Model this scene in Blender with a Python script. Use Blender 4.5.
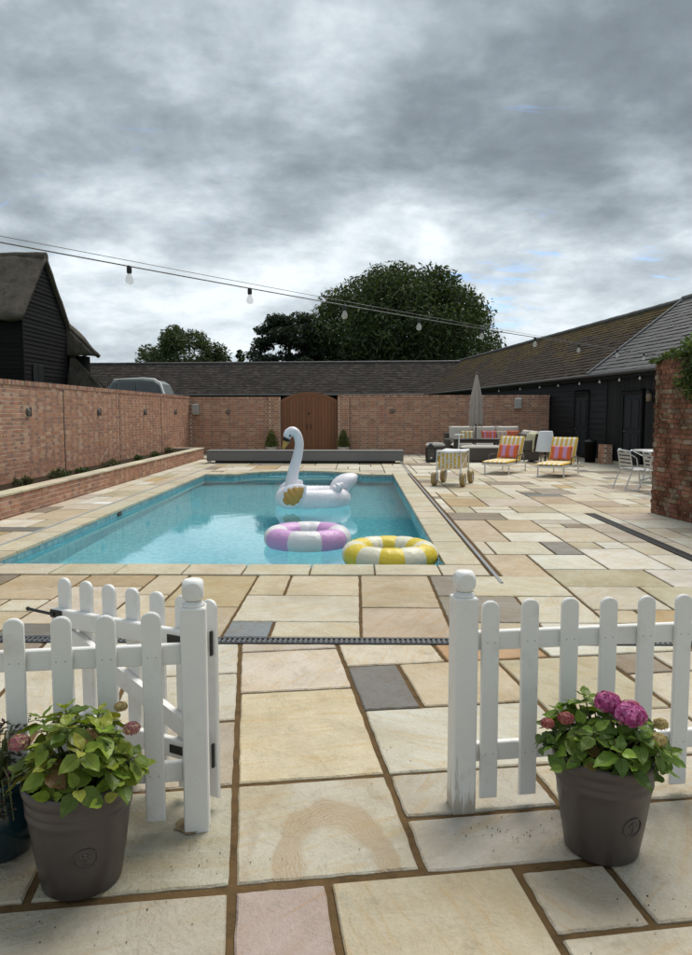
import bpy, math, random
from math import sin, cos, pi, radians, sqrt, atan2, hypot
from mathutils import Vector, Matrix, noise as mnoise

for o in list(bpy.data.objects):
    bpy.data.objects.remove(o)
scene = bpy.context.scene
COL = scene.collection

# ------------------------------------------------------------------ camera, sky, sun, exposure
cam_d = bpy.data.cameras.new('camera')
cam = bpy.data.objects.new('camera', cam_d)
COL.objects.link(cam)
cam_d.sensor_fit = 'VERTICAL'
cam_d.sensor_height = 36.0
cam_d.lens = 36.0 * 720.0 / 955.0
cam_d.clip_start = 0.05
cam_d.clip_end = 2000.0
cam.location = (0, 0, 1.6)
cam.rotation_euler = (radians(90 - 5.198), 0, radians(0.872))
scene.camera = cam

SUN_EL, SUN_AZ = 58.0, 28.0        # azimuth clockwise from +Y (ahead of the camera)
SKY_STRENGTH = 0.1
sun_d = bpy.data.lights.new('sun', 'SUN')
sun_d.energy = 1.5
sun_d.angle = radians(35)
sun_d.color = (1.0, 0.95, 0.87)
sun = bpy.data.objects.new('sun', sun_d)
COL.objects.link(sun)
_d = Vector((sin(radians(SUN_AZ)) * cos(radians(SUN_EL)), cos(radians(SUN_AZ)) * cos(radians(SUN_EL)), sin(radians(SUN_EL))))
sun.rotation_euler = _d.to_track_quat('Z', 'Y').to_euler()

scene.view_settings.view_transform = 'Standard'
scene.view_settings.look = 'None'
scene.view_settings.exposure = 1.08
scene.view_settings.gamma = 1.0
scene.view_settings.use_curve_mapping = False
scene.render.engine = 'CYCLES'
scene.cycles.max_bounces = 7
scene.cycles.diffuse_bounces = 3
scene.cycles.glossy_bounces = 3
scene.cycles.transmission_bounces = 4
scene.cycles.transparent_max_bounces = 8
scene.cycles.caustics_reflective = True
scene.cycles.caustics_refractive = True


class NT:
    """tiny node-tree helper"""
    def __init__(self, tree):
        self.t = tree
        self.n = tree.nodes
        self.l = tree.links
    def node(self, typ, **kw):
        nd = self.n.new(typ)
        for k, v in kw.items():
            setattr(nd, k, v)
        return nd
    def set(self, sock, v):
        if isinstance(v, bpy.types.NodeSocket):
            self.l.new(v, sock)
        elif v is not None:
            if isinstance(v, (tuple, list)) and len(v) == 3 and sock.type == 'RGBA':
                v = (*v, 1)
            sock.default_value = v
    def math(self, op, a, b=None, c=None, clamp=False):
        nd = self.node('ShaderNodeMath', operation=op)
        nd.use_clamp = clamp
        self.set(nd.inputs[0], a)
        if b is not None: self.set(nd.inputs[1], b)
        if c is not None: self.set(nd.inputs[2], c)
        return nd.outputs[0]
    def vmath(self, op, a, b=None, out=0):
        nd = self.node('ShaderNodeVectorMath', operation=op)
        self.set(nd.inputs[0], a)
        if b is not None: self.set(nd.inputs[1], b)
        return nd.outputs['Value'] if out == 'v' else nd.outputs[0]
    def mix(self, fac, a, b, blend='MIX'):
        nd = self.node('ShaderNodeMix', data_type='RGBA', blend_type=blend)
        self.set(nd.inputs[0], fac)
        self.set(nd.inputs[6], a)
        self.set(nd.inputs[7], b)
        return nd.outputs[2]
    def noise(self, vec, scale, detail=3.0, rough=0.55, dist=0.0):
        nd = self.node('ShaderNodeTexNoise')
        if vec is not None: self.set(nd.inputs['Vector'], vec)
        nd.inputs['Scale'].default_value = scale
        nd.inputs['Detail'].default_value = detail
        nd.inputs['Roughness'].default_value = rough
        nd.inputs['Distortion'].default_value = dist
        return nd.outputs[0]
    def ramp(self, fac, stops, interp='LINEAR'):
        nd = self.node('ShaderNodeValToRGB')
        cr = nd.color_ramp
        cr.interpolation = interp
        while len(cr.elements) < len(stops):
            cr.elements.new(0.5)
        for e, (p, c) in zip(cr.elements, stops):
            e.position = p
            e.color = (*c, 1) if len(c) == 3 else c
        self.set(nd.inputs[0], fac)
        return nd.outputs[0]
    def mapr(self, v, a, b, c=0.0, d=1.0, smooth=False):
        nd = self.node('ShaderNodeMapRange')
        nd.interpolation_type = 'SMOOTHSTEP' if smooth else 'LINEAR'
        self.set(nd.inputs[0], v)
        for i, x in enumerate((a, b, c, d)):
            nd.inputs[i + 1].default_value = x
        return nd.outputs[0]


def px_dir(px, py):
    """direction in the world for a spot of the sky"""
    pit, yaw = radians(5.198), radians(0.872)
    dx, dy = (px - 346) / 720., -(py - 477.5) / 720.
    f = cos(pit) + dy * sin(pit)
    u = -sin(pit) + dy * cos(pit)
    return Vector((dx * cos(yaw) - f * sin(yaw), dx * sin(yaw) + f * cos(yaw), u)).normalized()


def build_world():
    w = bpy.data.worlds.new('World')
    scene.world = w
    w.use_nodes = True
    w.node_tree.nodes.clear()
    t = NT(w.node_tree)
    out = t.node('ShaderNodeOutputWorld')
    bg = t.node('ShaderNodeBackground')
    bg.inputs[1].default_value = SKY_STRENGTH
    t.l.new(bg.outputs[0], out.inputs[0])
    sky = t.node('ShaderNodeTexSky', sky_type='NISHITA')
    sky.sun_disc = False
    sky.sun_elevation = radians(SUN_EL)
    sky.sun_rotation = radians(SUN_AZ)
    sky.air_density = 1.0
    sky.dust_density = 0.6
    tc = t.node('ShaderNodeTexCoord')
    d = tc.outputs['Generated']
    sep = t.node('ShaderNodeSeparateXYZ')
    t.l.new(d, sep.inputs[0])
    z = t.math('MAXIMUM', sep.outputs[2], 0.0)
    den = t.math('ADD', z, 0.26)
    comb = t.node('ShaderNodeCombineXYZ')
    t.l.new(t.math('DIVIDE', sep.outputs[0], den), comb.inputs[0])
    t.l.new(t.math('DIVIDE', sep.outputs[1], den), comb.inputs[1])
    p = comb.outputs[0]
    big = t.noise(t.vmath('ADD', p, (3.1, 7.4, 0)), 1.3, 5, 0.52, 0.2)
    mid = t.noise(t.vmath('ADD', p, (11.3, 2.2, 5)), 3.0, 9, 0.57, 0.15)
    fine = t.noise(t.vmath('ADD', p, (1.3, 9.2, 3)), 13.0, 7, 0.62, 0.2)
    b = t.math('ADD', t.math('MULTIPLY', big, 0.40), t.math('MULTIPLY', mid, 0.50))
    b = t.math('ADD', b, t.math('MULTIPLY', fine, 0.10))
    def blob(px, py, sharp):
        v = px_dir(px, py)
        dt = t.vmath('DOT_PRODUCT', d, tuple(v), 'v')
        return t.math('POWER', t.math('MAXIMUM', dt, 0.0), sharp)
    # large banks of darker and paler cloud
    for px, py, sharp, amt in ((620, 90, 26, -0.085), (60, 125, 60, -0.075), (330, 180, 90, -0.03), (470, 190, 120, -0.05),
                               (260, 40, 60, 0.025), (100, 60, 80, 0.02), (380, 260, 40, 0.075), (150, 300, 40, 0.085), (560, 290, 60, 0.10),
                               (640, 165, 900, 0.06), (80, 190, 500, 0.05), (455, 238, 700, 0.025)):
        b = t.math('ADD', b, t.math('MULTIPLY', blob(px, py, sharp), amt))
    col = t.ramp(b, [(0.28, (.082, .100, .116)), (0.40, (.128, .152, .172)), (0.48, (.190, .220, .244)), (0.56, (.285, .322, .350)), (0.67, (.47, .51, .535))])
    # pale haze of light low over the roofs
    low = t.mapr(z, 0.0, 0.32, 1.0, 0.0, True)
    col = t.mix(t.math('MULTIPLY', low, 0.32), col, (.38, .42, .445))
    col10 = t.vmath('SCALE', col)
    col10.node.inputs['Scale'].default_value = 1.0 / SKY_STRENGTH
    # a rift with blue sky
    rn = t.noise(t.vmath('MULTIPLY', t.vmath('ADD', p, (4.0, 4.0, 1)), (1.0, 3.2, 1.0)), 3.6, 9, 0.62, 0.6)
    rift = t.math('MULTIPLY', blob(508, 300, 500), 0.48)
    rift = t.math('ADD', rift, t.math('MULTIPLY', blob(655, 262, 1500), 0.34))
    rift = t.mapr(t.math('MULTIPLY_ADD', t.math('SUBTRACT', rn, 0.5), 2.2, rift), 0.30, 0.62, 0.0, 1.0, True)
    full = t.mix(t.math('MULTIPLY', rift, 0.75), col10, t.vmath('MULTIPLY', sky.outputs[0], (.50, .62, .78)))
    below = t.math('GREATER_THAN', sep.outputs[2], -0.002)
    full = t.mix(below, (2.0, 2.0, 1.8), full)
    t.l.new(full, bg.inputs[0])


build_world()

# ------------------------------------------------------------------ helpers
MATS = {}


def base_mat(name):
    m = bpy.data.materials.new(name)
    m.use_nodes = True
    t = NT(m.node_tree)
    bs = m.node_tree.nodes['Principled BSDF']
    MATS[name] = m
    return m, t, bs


def tint(t):
    """vertex colour times object colour: the own colour of each piece"""
    a = t.node('ShaderNodeAttribute', attribute_name='Col')
    oi = t.node('ShaderNodeObjectInfo')
    return t.mix(1.0, a.outputs['Color'], oi.outputs['Color'], 'MULTIPLY')


def simple_mat(name, col, rough=0.6, var=0.12, vscale=6.0, bump=0.0, bscale=40.0, metal=0.0, spec=0.5, use_tint=True, stretch=None, dirt=None):
    m, t, bs = base_mat(name)
    geo = t.node('ShaderNodeNewGeometry')
    pos = geo.outputs['Position']
    if stretch:
        pos = t.vmath('MULTIPLY', pos, stretch)
    n = t.noise(pos, vscale, 5, 0.6)
    c = t.mix(n, tuple(x * (1 - var) for x in col), tuple(min(1, x * (1 + var)) for x in col))
    if dirt:
        dn = t.noise(pos, dirt[1], 6, 0.65)
        c = t.mix(t.mapr(dn, dirt[2], dirt[3], 0, dirt[4] if len(dirt) > 4 else 1.0), c, dirt[0])
    if use_tint:
        c = t.mix(1.0, c, tint(t), 'MULTIPLY')
    t.l.new(c, bs.inputs['Base Color'])
    rn = t.noise(pos, vscale * 3, 3)
    t.l.new(t.mapr(rn, 0.3, 0.7, max(0.02, rough - .08), min(1, rough + .08)), bs.inputs['Roughness'])
    bs.inputs['Metallic'].default_value = metal
    bs.inputs['Specular IOR Level'].default_value = spec
    if bump:
        bn = t.noise(pos, bscale, 5, 0.6)
        b = t.node('ShaderNodeBump')
        b.inputs['Strength'].default_value = 1.0
        b.inputs['Distance'].default_value = bump
        t.l.new(bn, b.inputs['Height'])
        t.l.new(b.outputs[0], bs.inputs['Normal'])
    return m


class MB:
    """collects pieces, links them as ONE mesh object"""
    def __init__(self):
        self.v = []
        self.f = []
        self.c = []
        self.sm = []
    def add(self, vs, fs, col=(1, 1, 1), smooth=False, alpha=1.0):
        k = len(self.v)
        self.v.extend([tuple(p) for p in vs])
        self.f.extend([tuple(i + k for i in f) for f in fs])
        self.c.extend([(col[0], col[1], col[2], alpha)] * len(vs))
        self.sm.extend([smooth] * len(fs))
        return self
    def box(self, x0, x1, y0, y1, z0, z1, col=(1, 1, 1), M=None, skip=()):
        vs = [Vector((x, y, z)) for z in (z0, z1) for y in (y0, y1) for x in (x0, x1)]
        if M is not None: vs = [M @ p for p in vs]
        fs = {'b': (0, 2, 3, 1), 't': (4, 5, 7, 6), 'f': (0, 1, 5, 4), 'k': (2, 6, 7, 3), 'l': (0, 4, 6, 2), 'r': (1, 3, 7, 5)}
        return self.add(vs, [f for k, f in fs.items() if k not in skip], col)
    def cbox(self, x0, x1, y0, y1, z0, z1, b=0.005, col=(1, 1, 1), M=None):
        """box with chamfered edges"""
        vs = []
        idx = {}
        X, Y, Z = (x0, x1), (y0, y1), (z0, z1)
        for i in (0, 1):
            for j in (0, 1):
                for k in (0, 1):
                    sx, sy, sz = (1 - 2 * i), (1 - 2 * j), (1 - 2 * k)
                    c = (X[i], Y[j], Z[k])
                    for a in range(3):
                        p = [c[0] + sx * b, c[1] + sy * b, c[2] + sz * b]
                        p[a] = c[a]
                        idx[(i, j, k, a)] = len(vs)
                        vs.append(Vector(p))
        fs = []
        ctr = Vector(((x0 + x1) / 2, (y0 + y1) / 2, (z0 + z1) / 2))
        def face(l):
            q = [vs[i] for i in l]
            nrm = (q[1] - q[0]).cross(q[2] - q[0])
            m = sum(q, Vector()) / len(q)
            fs.append(tuple(l) if nrm.dot(m - ctr) > 0 else tuple(reversed(l)))
        for s in (0, 1):
            face([idx[(s, j, k, 0)] for j, k in ((0, 0), (1, 0), (1, 1), (0, 1))])
            face([idx[(j, s, k, 1)] for j, k in ((0, 0), (1, 0), (1, 1), (0, 1))])
            face([idx[(j, k, s, 2)] for j, k in ((0, 0), (1, 0), (1, 1), (0, 1))])
        for p in (0, 1):
            for q in (0, 1):
                face([idx[(p, q, 0, 0)], idx[(p, q, 1, 0)], idx[(p, q, 1, 1)], idx[(p, q, 0, 1)]])
                face([idx[(p, 0, q, 0)], idx[(p, 1, q, 0)], idx[(p, 1, q, 2)], idx[(p, 0, q, 2)]])
                face([idx[(0, p, q, 1)], idx[(1, p, q, 1)], idx[(1, p, q, 2)], idx[(0, p, q, 2)]])
        for i in (0, 1):
            for j in (0, 1):
                for k in (0, 1):
                    face([idx[(i, j, k, a)] for a in range(3)])
        if M is not None: vs = [M @ p for p in vs]
        return self.add(vs, fs, col)
    def tube(self, pts, r, n=8, col=(1, 1, 1), cap=True, smooth=True, closed=False, flat=1.0):
        pts = [Vector(p) for p in pts]
        m = len(pts)
        rs = r if isinstance(r, (list, tuple)) else [r] * m
        vs, fs = [], []
        up = None
        for i, p in enumerate(pts):
            a = pts[(i - 1) % m] if (i > 0 or closed) else p
            b = pts[(i + 1) % m] if (i < m - 1 or closed) else p
            tg = (b - a).normalized()
            if up is None:
                up = Vector((0, 0, 1)) if abs(tg.z) < 0.9 else Vector((1, 0, 0))
            sd = tg.cross(up)
            if sd.length < 1e-6: sd = Vector((1, 0, 0))
            sd.normalize()
            up = sd.cross(tg).normalized()
            for k in range(n):
                an = 2 * pi * k / n
                vs.append(p + sd * cos(an) * rs[i] + up * sin(an) * rs[i] * flat)
        seg = m if closed else m - 1
        for i in range(seg):
            j = (i + 1) % m
            for k in range(n):
                l = (k + 1) % n
                fs.append((i * n + k, i * n + l, j * n + l, j * n + k))
        self.add(vs, fs, col, smooth)
        if cap and not closed:
            self.add(vs[:n], [tuple(range(n))[::-1]], col)
            self.add(vs[-n:], [tuple(range(n))], col)
        return self
    def lathe(self, prof, n=24, loc=(0, 0, 0), col=(1, 1, 1), smooth=True, sx=1, sy=1, M=None):
        vs, fs = [], []
        for r, z in prof:
            for k in range(n):
                a = 2 * pi * k / n
                p = Vector((r * cos(a) * sx, r * sin(a) * sy, z))
                if M is not None: p = M @ p
                vs.append(p + Vector(loc))
        for i in range(len(prof) - 1):
            for k in range(n):
                l = (k + 1) % n
                fs.append((i * n + k, i * n + l, (i + 1) * n + l, (i + 1) * n + k))
        self.add(vs, fs, col, smooth)
        return self
    def ball(self, c, rx, ry=None, rz=None, nu=16, nv=10, col=(1, 1, 1), M=None):
        ry = rx if ry is None else ry
        rz = rx if rz is None else rz
        prof = [(sin(pi * i / nv), -cos(pi * i / nv)) for i in range(nv + 1)]
        S = Matrix.Diagonal((rx, ry, rz)).to_4x4()
        return self.lathe(prof, nu, c, col, True, M=(M.to_3x3().to_4x4() @ S) if M is not None else S)
    def prism(self, poly, z0, z1, col=(1, 1, 1), M=None, smooth=False):
        n = len(poly)
        vs = [Vector((p[0], p[1], z0)) for p in poly] + [Vector((p[0], p[1], z1)) for p in poly]
        if M is not None: vs = [M @ p for p in vs]
        fs = [tuple(range(n))[::-1], tuple(range(n, 2 * n))] + [(i, (i + 1) % n, n + (i + 1) % n, n + i) for i in range(n)]
        return self.add(vs, fs, col, smooth)
    def mesh(self, name, mat):
        me = bpy.data.meshes.new(name)
        me.from_pydata(self.v, [], self.f)
        ca = me.color_attributes.new('Col', 'FLOAT_COLOR', 'POINT')
        ca.data.foreach_set('color', [x for c in self.c for x in c])
        me.polygons.foreach_set('use_smooth', self.sm)
        if mat is not None:
            me.materials.append(MATS[mat] if isinstance(mat, str) else mat)
        me.update()
        return me
    def build(self, name, mat, parent=None, kind=None):
        return link(name, self.mesh(name, mat), parent, kind)


def link(name, data, parent=None, kind=None, loc=None, rot=None):
    o = bpy.data.objects.new(name, data)
    COL.objects.link(o)
    if parent is not None: o.parent = parent
    if kind: o['kind'] = kind
    if loc is not None: o.location = loc
    if rot is not None: o.rotation_euler = rot
    return o


def tag(o, label, cat, group=None):
    o['label'] = label
    o['category'] = cat
    if group: o['group'] = group
    return o


def thing(name, label, cat, loc=(0, 0, 0), rz=0.0, group=None):
    o = link(name, None, None, None, loc, (0, 0, rz))
    o.empty_display_size = 0.2
    return tag(o, label, cat, group)


def copy_tree(o, parent=None):
    c = o.copy()
    COL.objects.link(c)
    c.parent = parent
    for ch in [x for x in bpy.data.objects if x.parent == o]:
        copy_tree(ch, c)
    return c


def Mloc(x, y, z, rz=0, rx=0, ry=0):
    return Matrix.Translation((x, y, z)) @ Matrix.Rotation(rz, 4, 'Z') @ Matrix.Rotation(ry, 4, 'Y') @ Matrix.Rotation(rx, 4, 'X')


def jit(rng, c, v=0.08, h=0.02):
    k = 1 + rng.uniform(-v, v)
    return tuple(max(0.005, x * k * (1 + rng.uniform(-h, h))) for x in c)


# ------------------------------------------------------------------ materials
def stone_mat(name, rings=False):
    m, t, bs = base_mat(name)
    geo = t.node('ShaderNodeNewGeometry')
    at = t.node('ShaderNodeAttribute', attribute_name='Col')
    off = t.node('ShaderNodeCombineXYZ')
    t.l.new(t.math('MULTIPLY', at.outputs['Alpha'], 37.0), off.inputs[0])
    t.l.new(t.math('MULTIPLY', at.outputs['Alpha'], 91.0), off.inputs[1])
    t.l.new(t.math('MULTIPLY', at.outputs['Alpha'], 53.0), off.inputs[2])
    pos = t.vmath('ADD', geo.outputs['Position'], off.outputs[0])
    # turn the bedding of each flag another way
    vr = t.node('ShaderNodeVectorRotate', rotation_type='Z_AXIS')
    t.l.new(pos, vr.inputs['Vector'])
    t.l.new(t.math('MULTIPLY', at.outputs['Alpha'], 40.0), vr.inputs['Angle'])
    p2 = vr.outputs[0]
    base = at.outputs['Color']
    big = t.noise(p2, 2.2, 5, 0.6, 0.6)
    streak = t.noise(t.vmath('MULTIPLY', p2, (1.3, 9.0, 1.0)), 1.6, 6, 0.65, 1.2)
    fine = t.noise(pos, 60, 5, 0.7)
    c = t.mix(t.mapr(big, 0.35, 0.68, 0, 0.7), base, t.mix(1.0, base, (0.84, 0.76, 0.63), 'MULTIPLY'))
    c = t.mix(t.mapr(streak, 0.53, 0.62, 0, 0.62), c, t.mix(1.0, base, (0.93, 0.78, 0.58), 'MULTIPLY'))
    c = t.mix(t.mapr(streak, 0.46, 0.30, 0, 0.5), c, t.mix(1.0, base, (1.12, 1.14, 1.18), 'MULTIPLY'))
    c = t.mix(1.0, c, t.mapr(fine, 0.25, 0.75, 0.90, 1.08), 'MULTIPLY')
    # dark weather spots and dirt
    spot = t.noise(pos, 26, 4, 0.7)
    c = t.mix(t.mapr(spot, 0.685, 0.75, 0, 0.6), c, (0.07, 0.06, 0.045))
    vein = t.math('ABSOLUTE', t.math('SUBTRACT', t.noise(p2, 3.4, 7, 0.62, 1.0), 0.5))
    c = t.mix(t.mapr(vein, 0.0, 0.010, 0.16, 0.0), c, t.mix(1.0, base, (.62, .52, .40), 'MULTIPLY'))
    dirt = t.noise(geo.outputs['Position'], 1.1, 5, 0.65)
    c = t.mix(t.mapr(dirt, 0.50, 0.74, 0, 0.36), c, (0.17, 0.14, 0.09))
    grime = t.noise(geo.outputs['Position'], 7.0, 7, 0.7)
    c = t.mix(t.mapr(grime, 0.56, 0.70, 0, 0.30), c, (0.15, 0.125, 0.085))
    if rings:
        tc = t.node('ShaderNodeTexCoord')
        wob = t.node('ShaderNodeTexNoise')
        wob.inputs['Scale'].default_value = 4.0
        wob.inputs['Detail'].default_value = 3.0
        t.l.new(tc.outputs['Object'], wob.inputs['Vector'])
        wv = t.vmath('ADD', tc.outputs['Object'], t.vmath('MULTIPLY', t.vmath('SUBTRACT', wob.outputs[1], (.5, .5, .5)), (0.16, 0.16, 0)))
        q = t.vmath('MULTIPLY', t.vmath('SUBTRACT', wv, (0.035, -0.335, 0)), (1.0, 0.46, 0.0))
        r = t.vmath('LENGTH', q, None, 'v')
        band = t.math('MULTIPLY', t.mapr(r, 0.12, 0.155, 0, 1, True), t.mapr(r, 0.225, 0.245, 1, 0, True))
        line = t.math('MULTIPLY', t.math('SINE', t.math('MULTIPLY', r, 640.0)), t.mapr(streak, .3, .7, .3, 1))
        c = t.mix(t.math('MULTIPLY', band, t.mapr(line, -1, 1, 0.36, 0.92)), c, (0.34, 0.25, 0.15))
        c = t.mix(t.math('MULTIPLY', t.mapr(r, 0.30, 0.33, 0, 1, True), t.mapr(r, 0.33, 0.36, 0.35, 0, True)), c, (0.34, 0.26, 0.17))
    t.l.new(c, bs.inputs['Base Color'])
    t.l.new(t.mapr(big, 0.3, 0.7, 0.55, 0.82), bs.inputs['Roughness'])
    bs.inputs['Specular IOR Level'].default_value = 0.35
    h = t.math('ADD', t.math('MULTIPLY', t.noise(p2, 5.0, 7, 0.64, 0.45), 1.0), t.math('MULTIPLY', t.noise(pos, 90, 3, 0.6), 0.12))
    b = t.node('ShaderNodeBump')
    b.inputs['Strength'].default_value = 1.0
    b.inputs['Distance'].default_value = 0.030
    t.l.new(h, b.inputs['Height'])
    t.l.new(b.outputs[0], bs.inputs['Normal'])
    return m


def build_materials():
    stone_mat('sandstone')
    stone_mat('sandstone_ringed', True)
    simple_mat('joint_sand', (.125, .078, .036), 0.95, 0.35, 14, 0.006, 70, dirt=((.05, .035, .018), 9, .5, .7, .7), use_tint=False, spec=.1)
    simple_mat('grass', (.07, .10, .03), 0.9, 0.4, 2.0, 0.03, 20, use_tint=False)
    # bricks: colour is per brick, mortar is a sheet behind
    simple_mat('brick', (1, 1, 1), 0.88, 0.16, 18, 0.003, 120, spec=.2, dirt=((.30, .27, .22), 7, .58, .8, .35))
    simple_mat('old_brick', (1, 1, 1), 0.93, 0.28, 14, 0.008, 60, spec=.15, dirt=((.30, .26, .195), 3.1, .42, .60, .85))
    simple_mat('mortar', (.66, .60, .51), 0.95, 0.15, 12, 0.004, 90, use_tint=False, spec=.1)
    simple_mat('old_mortar', (.30, .255, .185), 0.97, 0.4, 6, 0.015, 40, spec=.1)
    simple_mat('coping_stone', (.52, .46, .34), 0.8, 0.15, 3, 0.006, 30, dirt=((.16, .14, .10), 4, .55, .75, .5))
    simple_mat('soil', (.045, .032, .02), 0.97, 0.5, 20, 0.02, 60, use_tint=False, spec=.1)
    simple_mat('white_paint', (.77, .765, .74), 0.45, 0.05, 8, 0.0015, 90, dirt=((.45, .41, .33), 6, .56, .78, .45))
    m = simple_mat('stained_paint', (.77, .765, .74), 0.5, 0.05, 8, 0.0015, 90, dirt=((.45, .41, .33), 6, .56, .78, .45))
    t = NT(m.node_tree)
    bs = m.node_tree.nodes['Principled BSDF']
    prev = bs.inputs['Base Color'].links[0].from_socket
    geo = t.node('ShaderNodeNewGeometry')
    sp = t.node('ShaderNodeSeparateXYZ')
    t.l.new(geo.outputs['Position'], sp.inputs[0])
    st = t.noise(t.vmath('MULTIPLY', geo.outputs['Position'], (1, 1, .12)), 60, 4, .6)
    amt = t.math('ADD', st, t.mapr(sp.outputs[2], 0.0, .34, .16, -.30))
    t.l.new(t.mix(t.mapr(amt, .50, .66, 0, .75), prev, (.34, .28, .20)), bs.inputs['Base Color'])
    simple_mat('black_iron', (.012, .012, .013), 0.45, 0.2, 30, 0.0006, 150)
    simple_mat('aluminium', (.62, .63, .64), 0.32, 0.06, 20, 0.0, metal=0.9)
    simple_mat('dark_channel', (.02, .021, .022), 0.6, 0.3, 30, 0.001, 100)
    simple_mat('grating', (.075, .08, .085), 0.5, 0.3, 30, 0.001, 100)
    simple_mat('cover_box', (.16, .165, .165), 0.5, 0.06, 3, 0.0008, 60)
    simple_mat('oak_board', (.20, .082, .035), 0.62, 0.35, 4, 0.002, 30, stretch=(14, 14, 0.6))
    simple_mat('black_board', (.012, .0132, .0142), 0.6, 0.35, 5, 0.004, 30, stretch=(6, 1, 6), spec=.2)
    simple_mat('black_board_far', (.008, .0078, .0078), 0.8, 0.4, 5, 0.004, 30, spec=.15)
    simple_mat('slate', (.036, .037, .040), 0.62, 0.25, 4, 0.003, 60, dirt=((.16, .15, .12), 5, .6, .75, .6))
    simple_mat('old_tile', (.044, .038, .034), 0.95, 0.4, 6, 0.006, 60, spec=.2, dirt=((.20, .19, .17), 7, .66, .72, .8))
    # mossy roof
    m, t, bs = base_mat('mossy_tile')
    geo = t.node('ShaderNodeNewGeometry')
    pos = geo.outputs['Position']
    c = t.mix(t.noise(pos, 5, 4), (.028, .022, .018), (.066, .051, .040))
    sepz = t.node('ShaderNodeSeparateXYZ')
    t.l.new(pos, sepz.inputs[0])
    hz = t.mapr(sepz.outputs[2], 2.9, 5.2, -0.10, 0.15)
    ms = t.math('ADD', t.noise(t.vmath('MULTIPLY', pos, (1, .6, 1)), 1.0, 7, 0.72), hz)
    moss = t.mix(t.noise(pos, 8, 3), (.046, .037, .013), (.100, .068, .020))
    c = t.mix(t.mapr(ms, 0.50, 0.64, 0, 0.9), c, moss)
    c = t.mix(1.0, c, tint(t), 'MULTIPLY')
    t.l.new(c, bs.inputs['Base Color'])
    bs.inputs['Roughness'].default_value = 0.95
    bs.inputs['Specular IOR Level'].default_value = 0.15
    bm = t.node('ShaderNodeBump')
    bm.inputs['Distance'].default_value = 0.03
    t.l.new(t.noise(pos, 22, 5, .65), bm.inputs['Height'])
    t.l.new(bm.outputs[0], bs.inputs['Normal'])
    simple_mat('thatch', (.105, .092, .078), 0.98, 0.45, 3, 0.06, 14, stretch=(1, 1, .5), spec=.05, dirt=((.035, .032, .028), 2, .5, .75, .7))
    simple_mat('lead', (.13, .133, .137), 0.6, 0.15, 4, 0.002, 20)
    simple_mat('gutter', (.10, .105, .11), 0.45, 0.1, 4)
    # pool
    m, t, bs = base_mat('pool_mosaic')
    geo = t.node('ShaderNodeNewGeometry')
    pos = geo.outputs['Position']
    sc = t.vmath('SCALE', pos)
    sc.node.inputs['Scale'].default_value = 1.0 / 0.05
    cell = t.vmath('FLOOR', sc)
    wn = t.node('ShaderNodeTexWhiteNoise', noise_dimensions='3D')
    t.l.new(cell, wn.inputs[0])
    c = t.mix(wn.outputs[0], (.24, .64, .72), (.42, .82, .88))
    c = t.mix(t.mapr(t.noise(pos, .8, 3), .35, .65), c, t.mix(1.0, c, (.86, .93, .95), 'MULTIPLY'))
    t.l.new(c, bs.inputs['Base Color'])
    bs.inputs['Roughness'].default_value = 0.35
    m, t, bs = base_mat('pool_band')
    geo = t.node('ShaderNodeNewGeometry')
    pos = geo.outputs['Position']
    sc = t.vmath('SCALE', pos)
    sc.node.inputs['Scale'].default_value = 1.0 / 0.05
    wn = t.node('ShaderNodeTexWhiteNoise', noise_dimensions='3D')
    t.l.new(t.vmath('FLOOR', sc), wn.inputs[0])
    t.l.new(t.mix(wn.outputs[0], (.12, .27, .30), (.26, .42, .45)), bs.inputs['Base Color'])
    bs.inputs['Roughness'].default_value = 0.25
    # water: clear blue-tinted body under a mirror of its own fresnel
    m = bpy.data.materials.new('water')
    MATS['water'] = m
    m.use_nodes = True
    m.node_tree.nodes.clear()
    t = NT(m.node_tree)
    out = t.node('ShaderNodeOutputMaterial')
    tr = t.node('ShaderNodeBsdfRefraction')
    tr.inputs['Color'].default_value = (.80, .97, .99, 1)
    tr.inputs['IOR'].default_value = 1.33
    tr.inputs['Roughness'].default_value = 0.0
    gl = t.node('ShaderNodeBsdfGlossy')
    gl.inputs['Roughness'].default_value = 0.02
    gl.inputs['Color'].default_value = (.95, .98, 1, 1)
    fr = t.node('ShaderNodeFresnel')
    fr.inputs['IOR'].default_value = 1.33
    mx = t.node('ShaderNodeMixShader')
    geo = t.node('ShaderNodeNewGeometry')
    wv = t.math('ADD', t.noise(t.vmath('MULTIPLY', geo.outputs['Position'], (1, 1.0, 1)), 3.0, 3, .5, .4), t.math('MULTIPLY', t.noise(geo.outputs['Position'], 11, 3, .5), 0.25))
    bm = t.node('ShaderNodeBump')
    bm.inputs['Distance'].default_value = 0.0014
    bm.inputs['Strength'].default_value = 1.0
    t.l.new(wv, bm.inputs['Height'])
    t.l.new(bm.outputs[0], gl.inputs['Normal'])
    t.l.new(bm.outputs[0], tr.inputs['Normal'])
    t.l.new(bm.outputs[0], fr.inputs['Normal'])
    t.l.new(fr.outputs[0], mx.inputs[0])
    t.l.new(tr.outputs[0], mx.inputs[1])
    t.l.new(gl.outputs[0], mx.inputs[2])
    t.l.new(mx.outputs[0], out.inputs[0])
    # inflatables
    m = simple_mat('vinyl', (1, 1, 1), 0.40, 0.03, 3, 0.014, 15, spec=.45)
    b = m.node_tree.nodes['Principled BSDF']
    b.inputs['Coat Weight'].default_value = 0.0
    b.inputs['Subsurface Weight'].default_value = 0.0
    simple_mat('pot_plastic', (.068, .056, .052), 0.36, 0.10, 5, 0.0006, 60, dirt=((.12, .11, .10), 6, .6, .8, .4))
    simple_mat('glazed_teal', (.008, .028, .036), 0.12, 0.3, 5)
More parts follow.
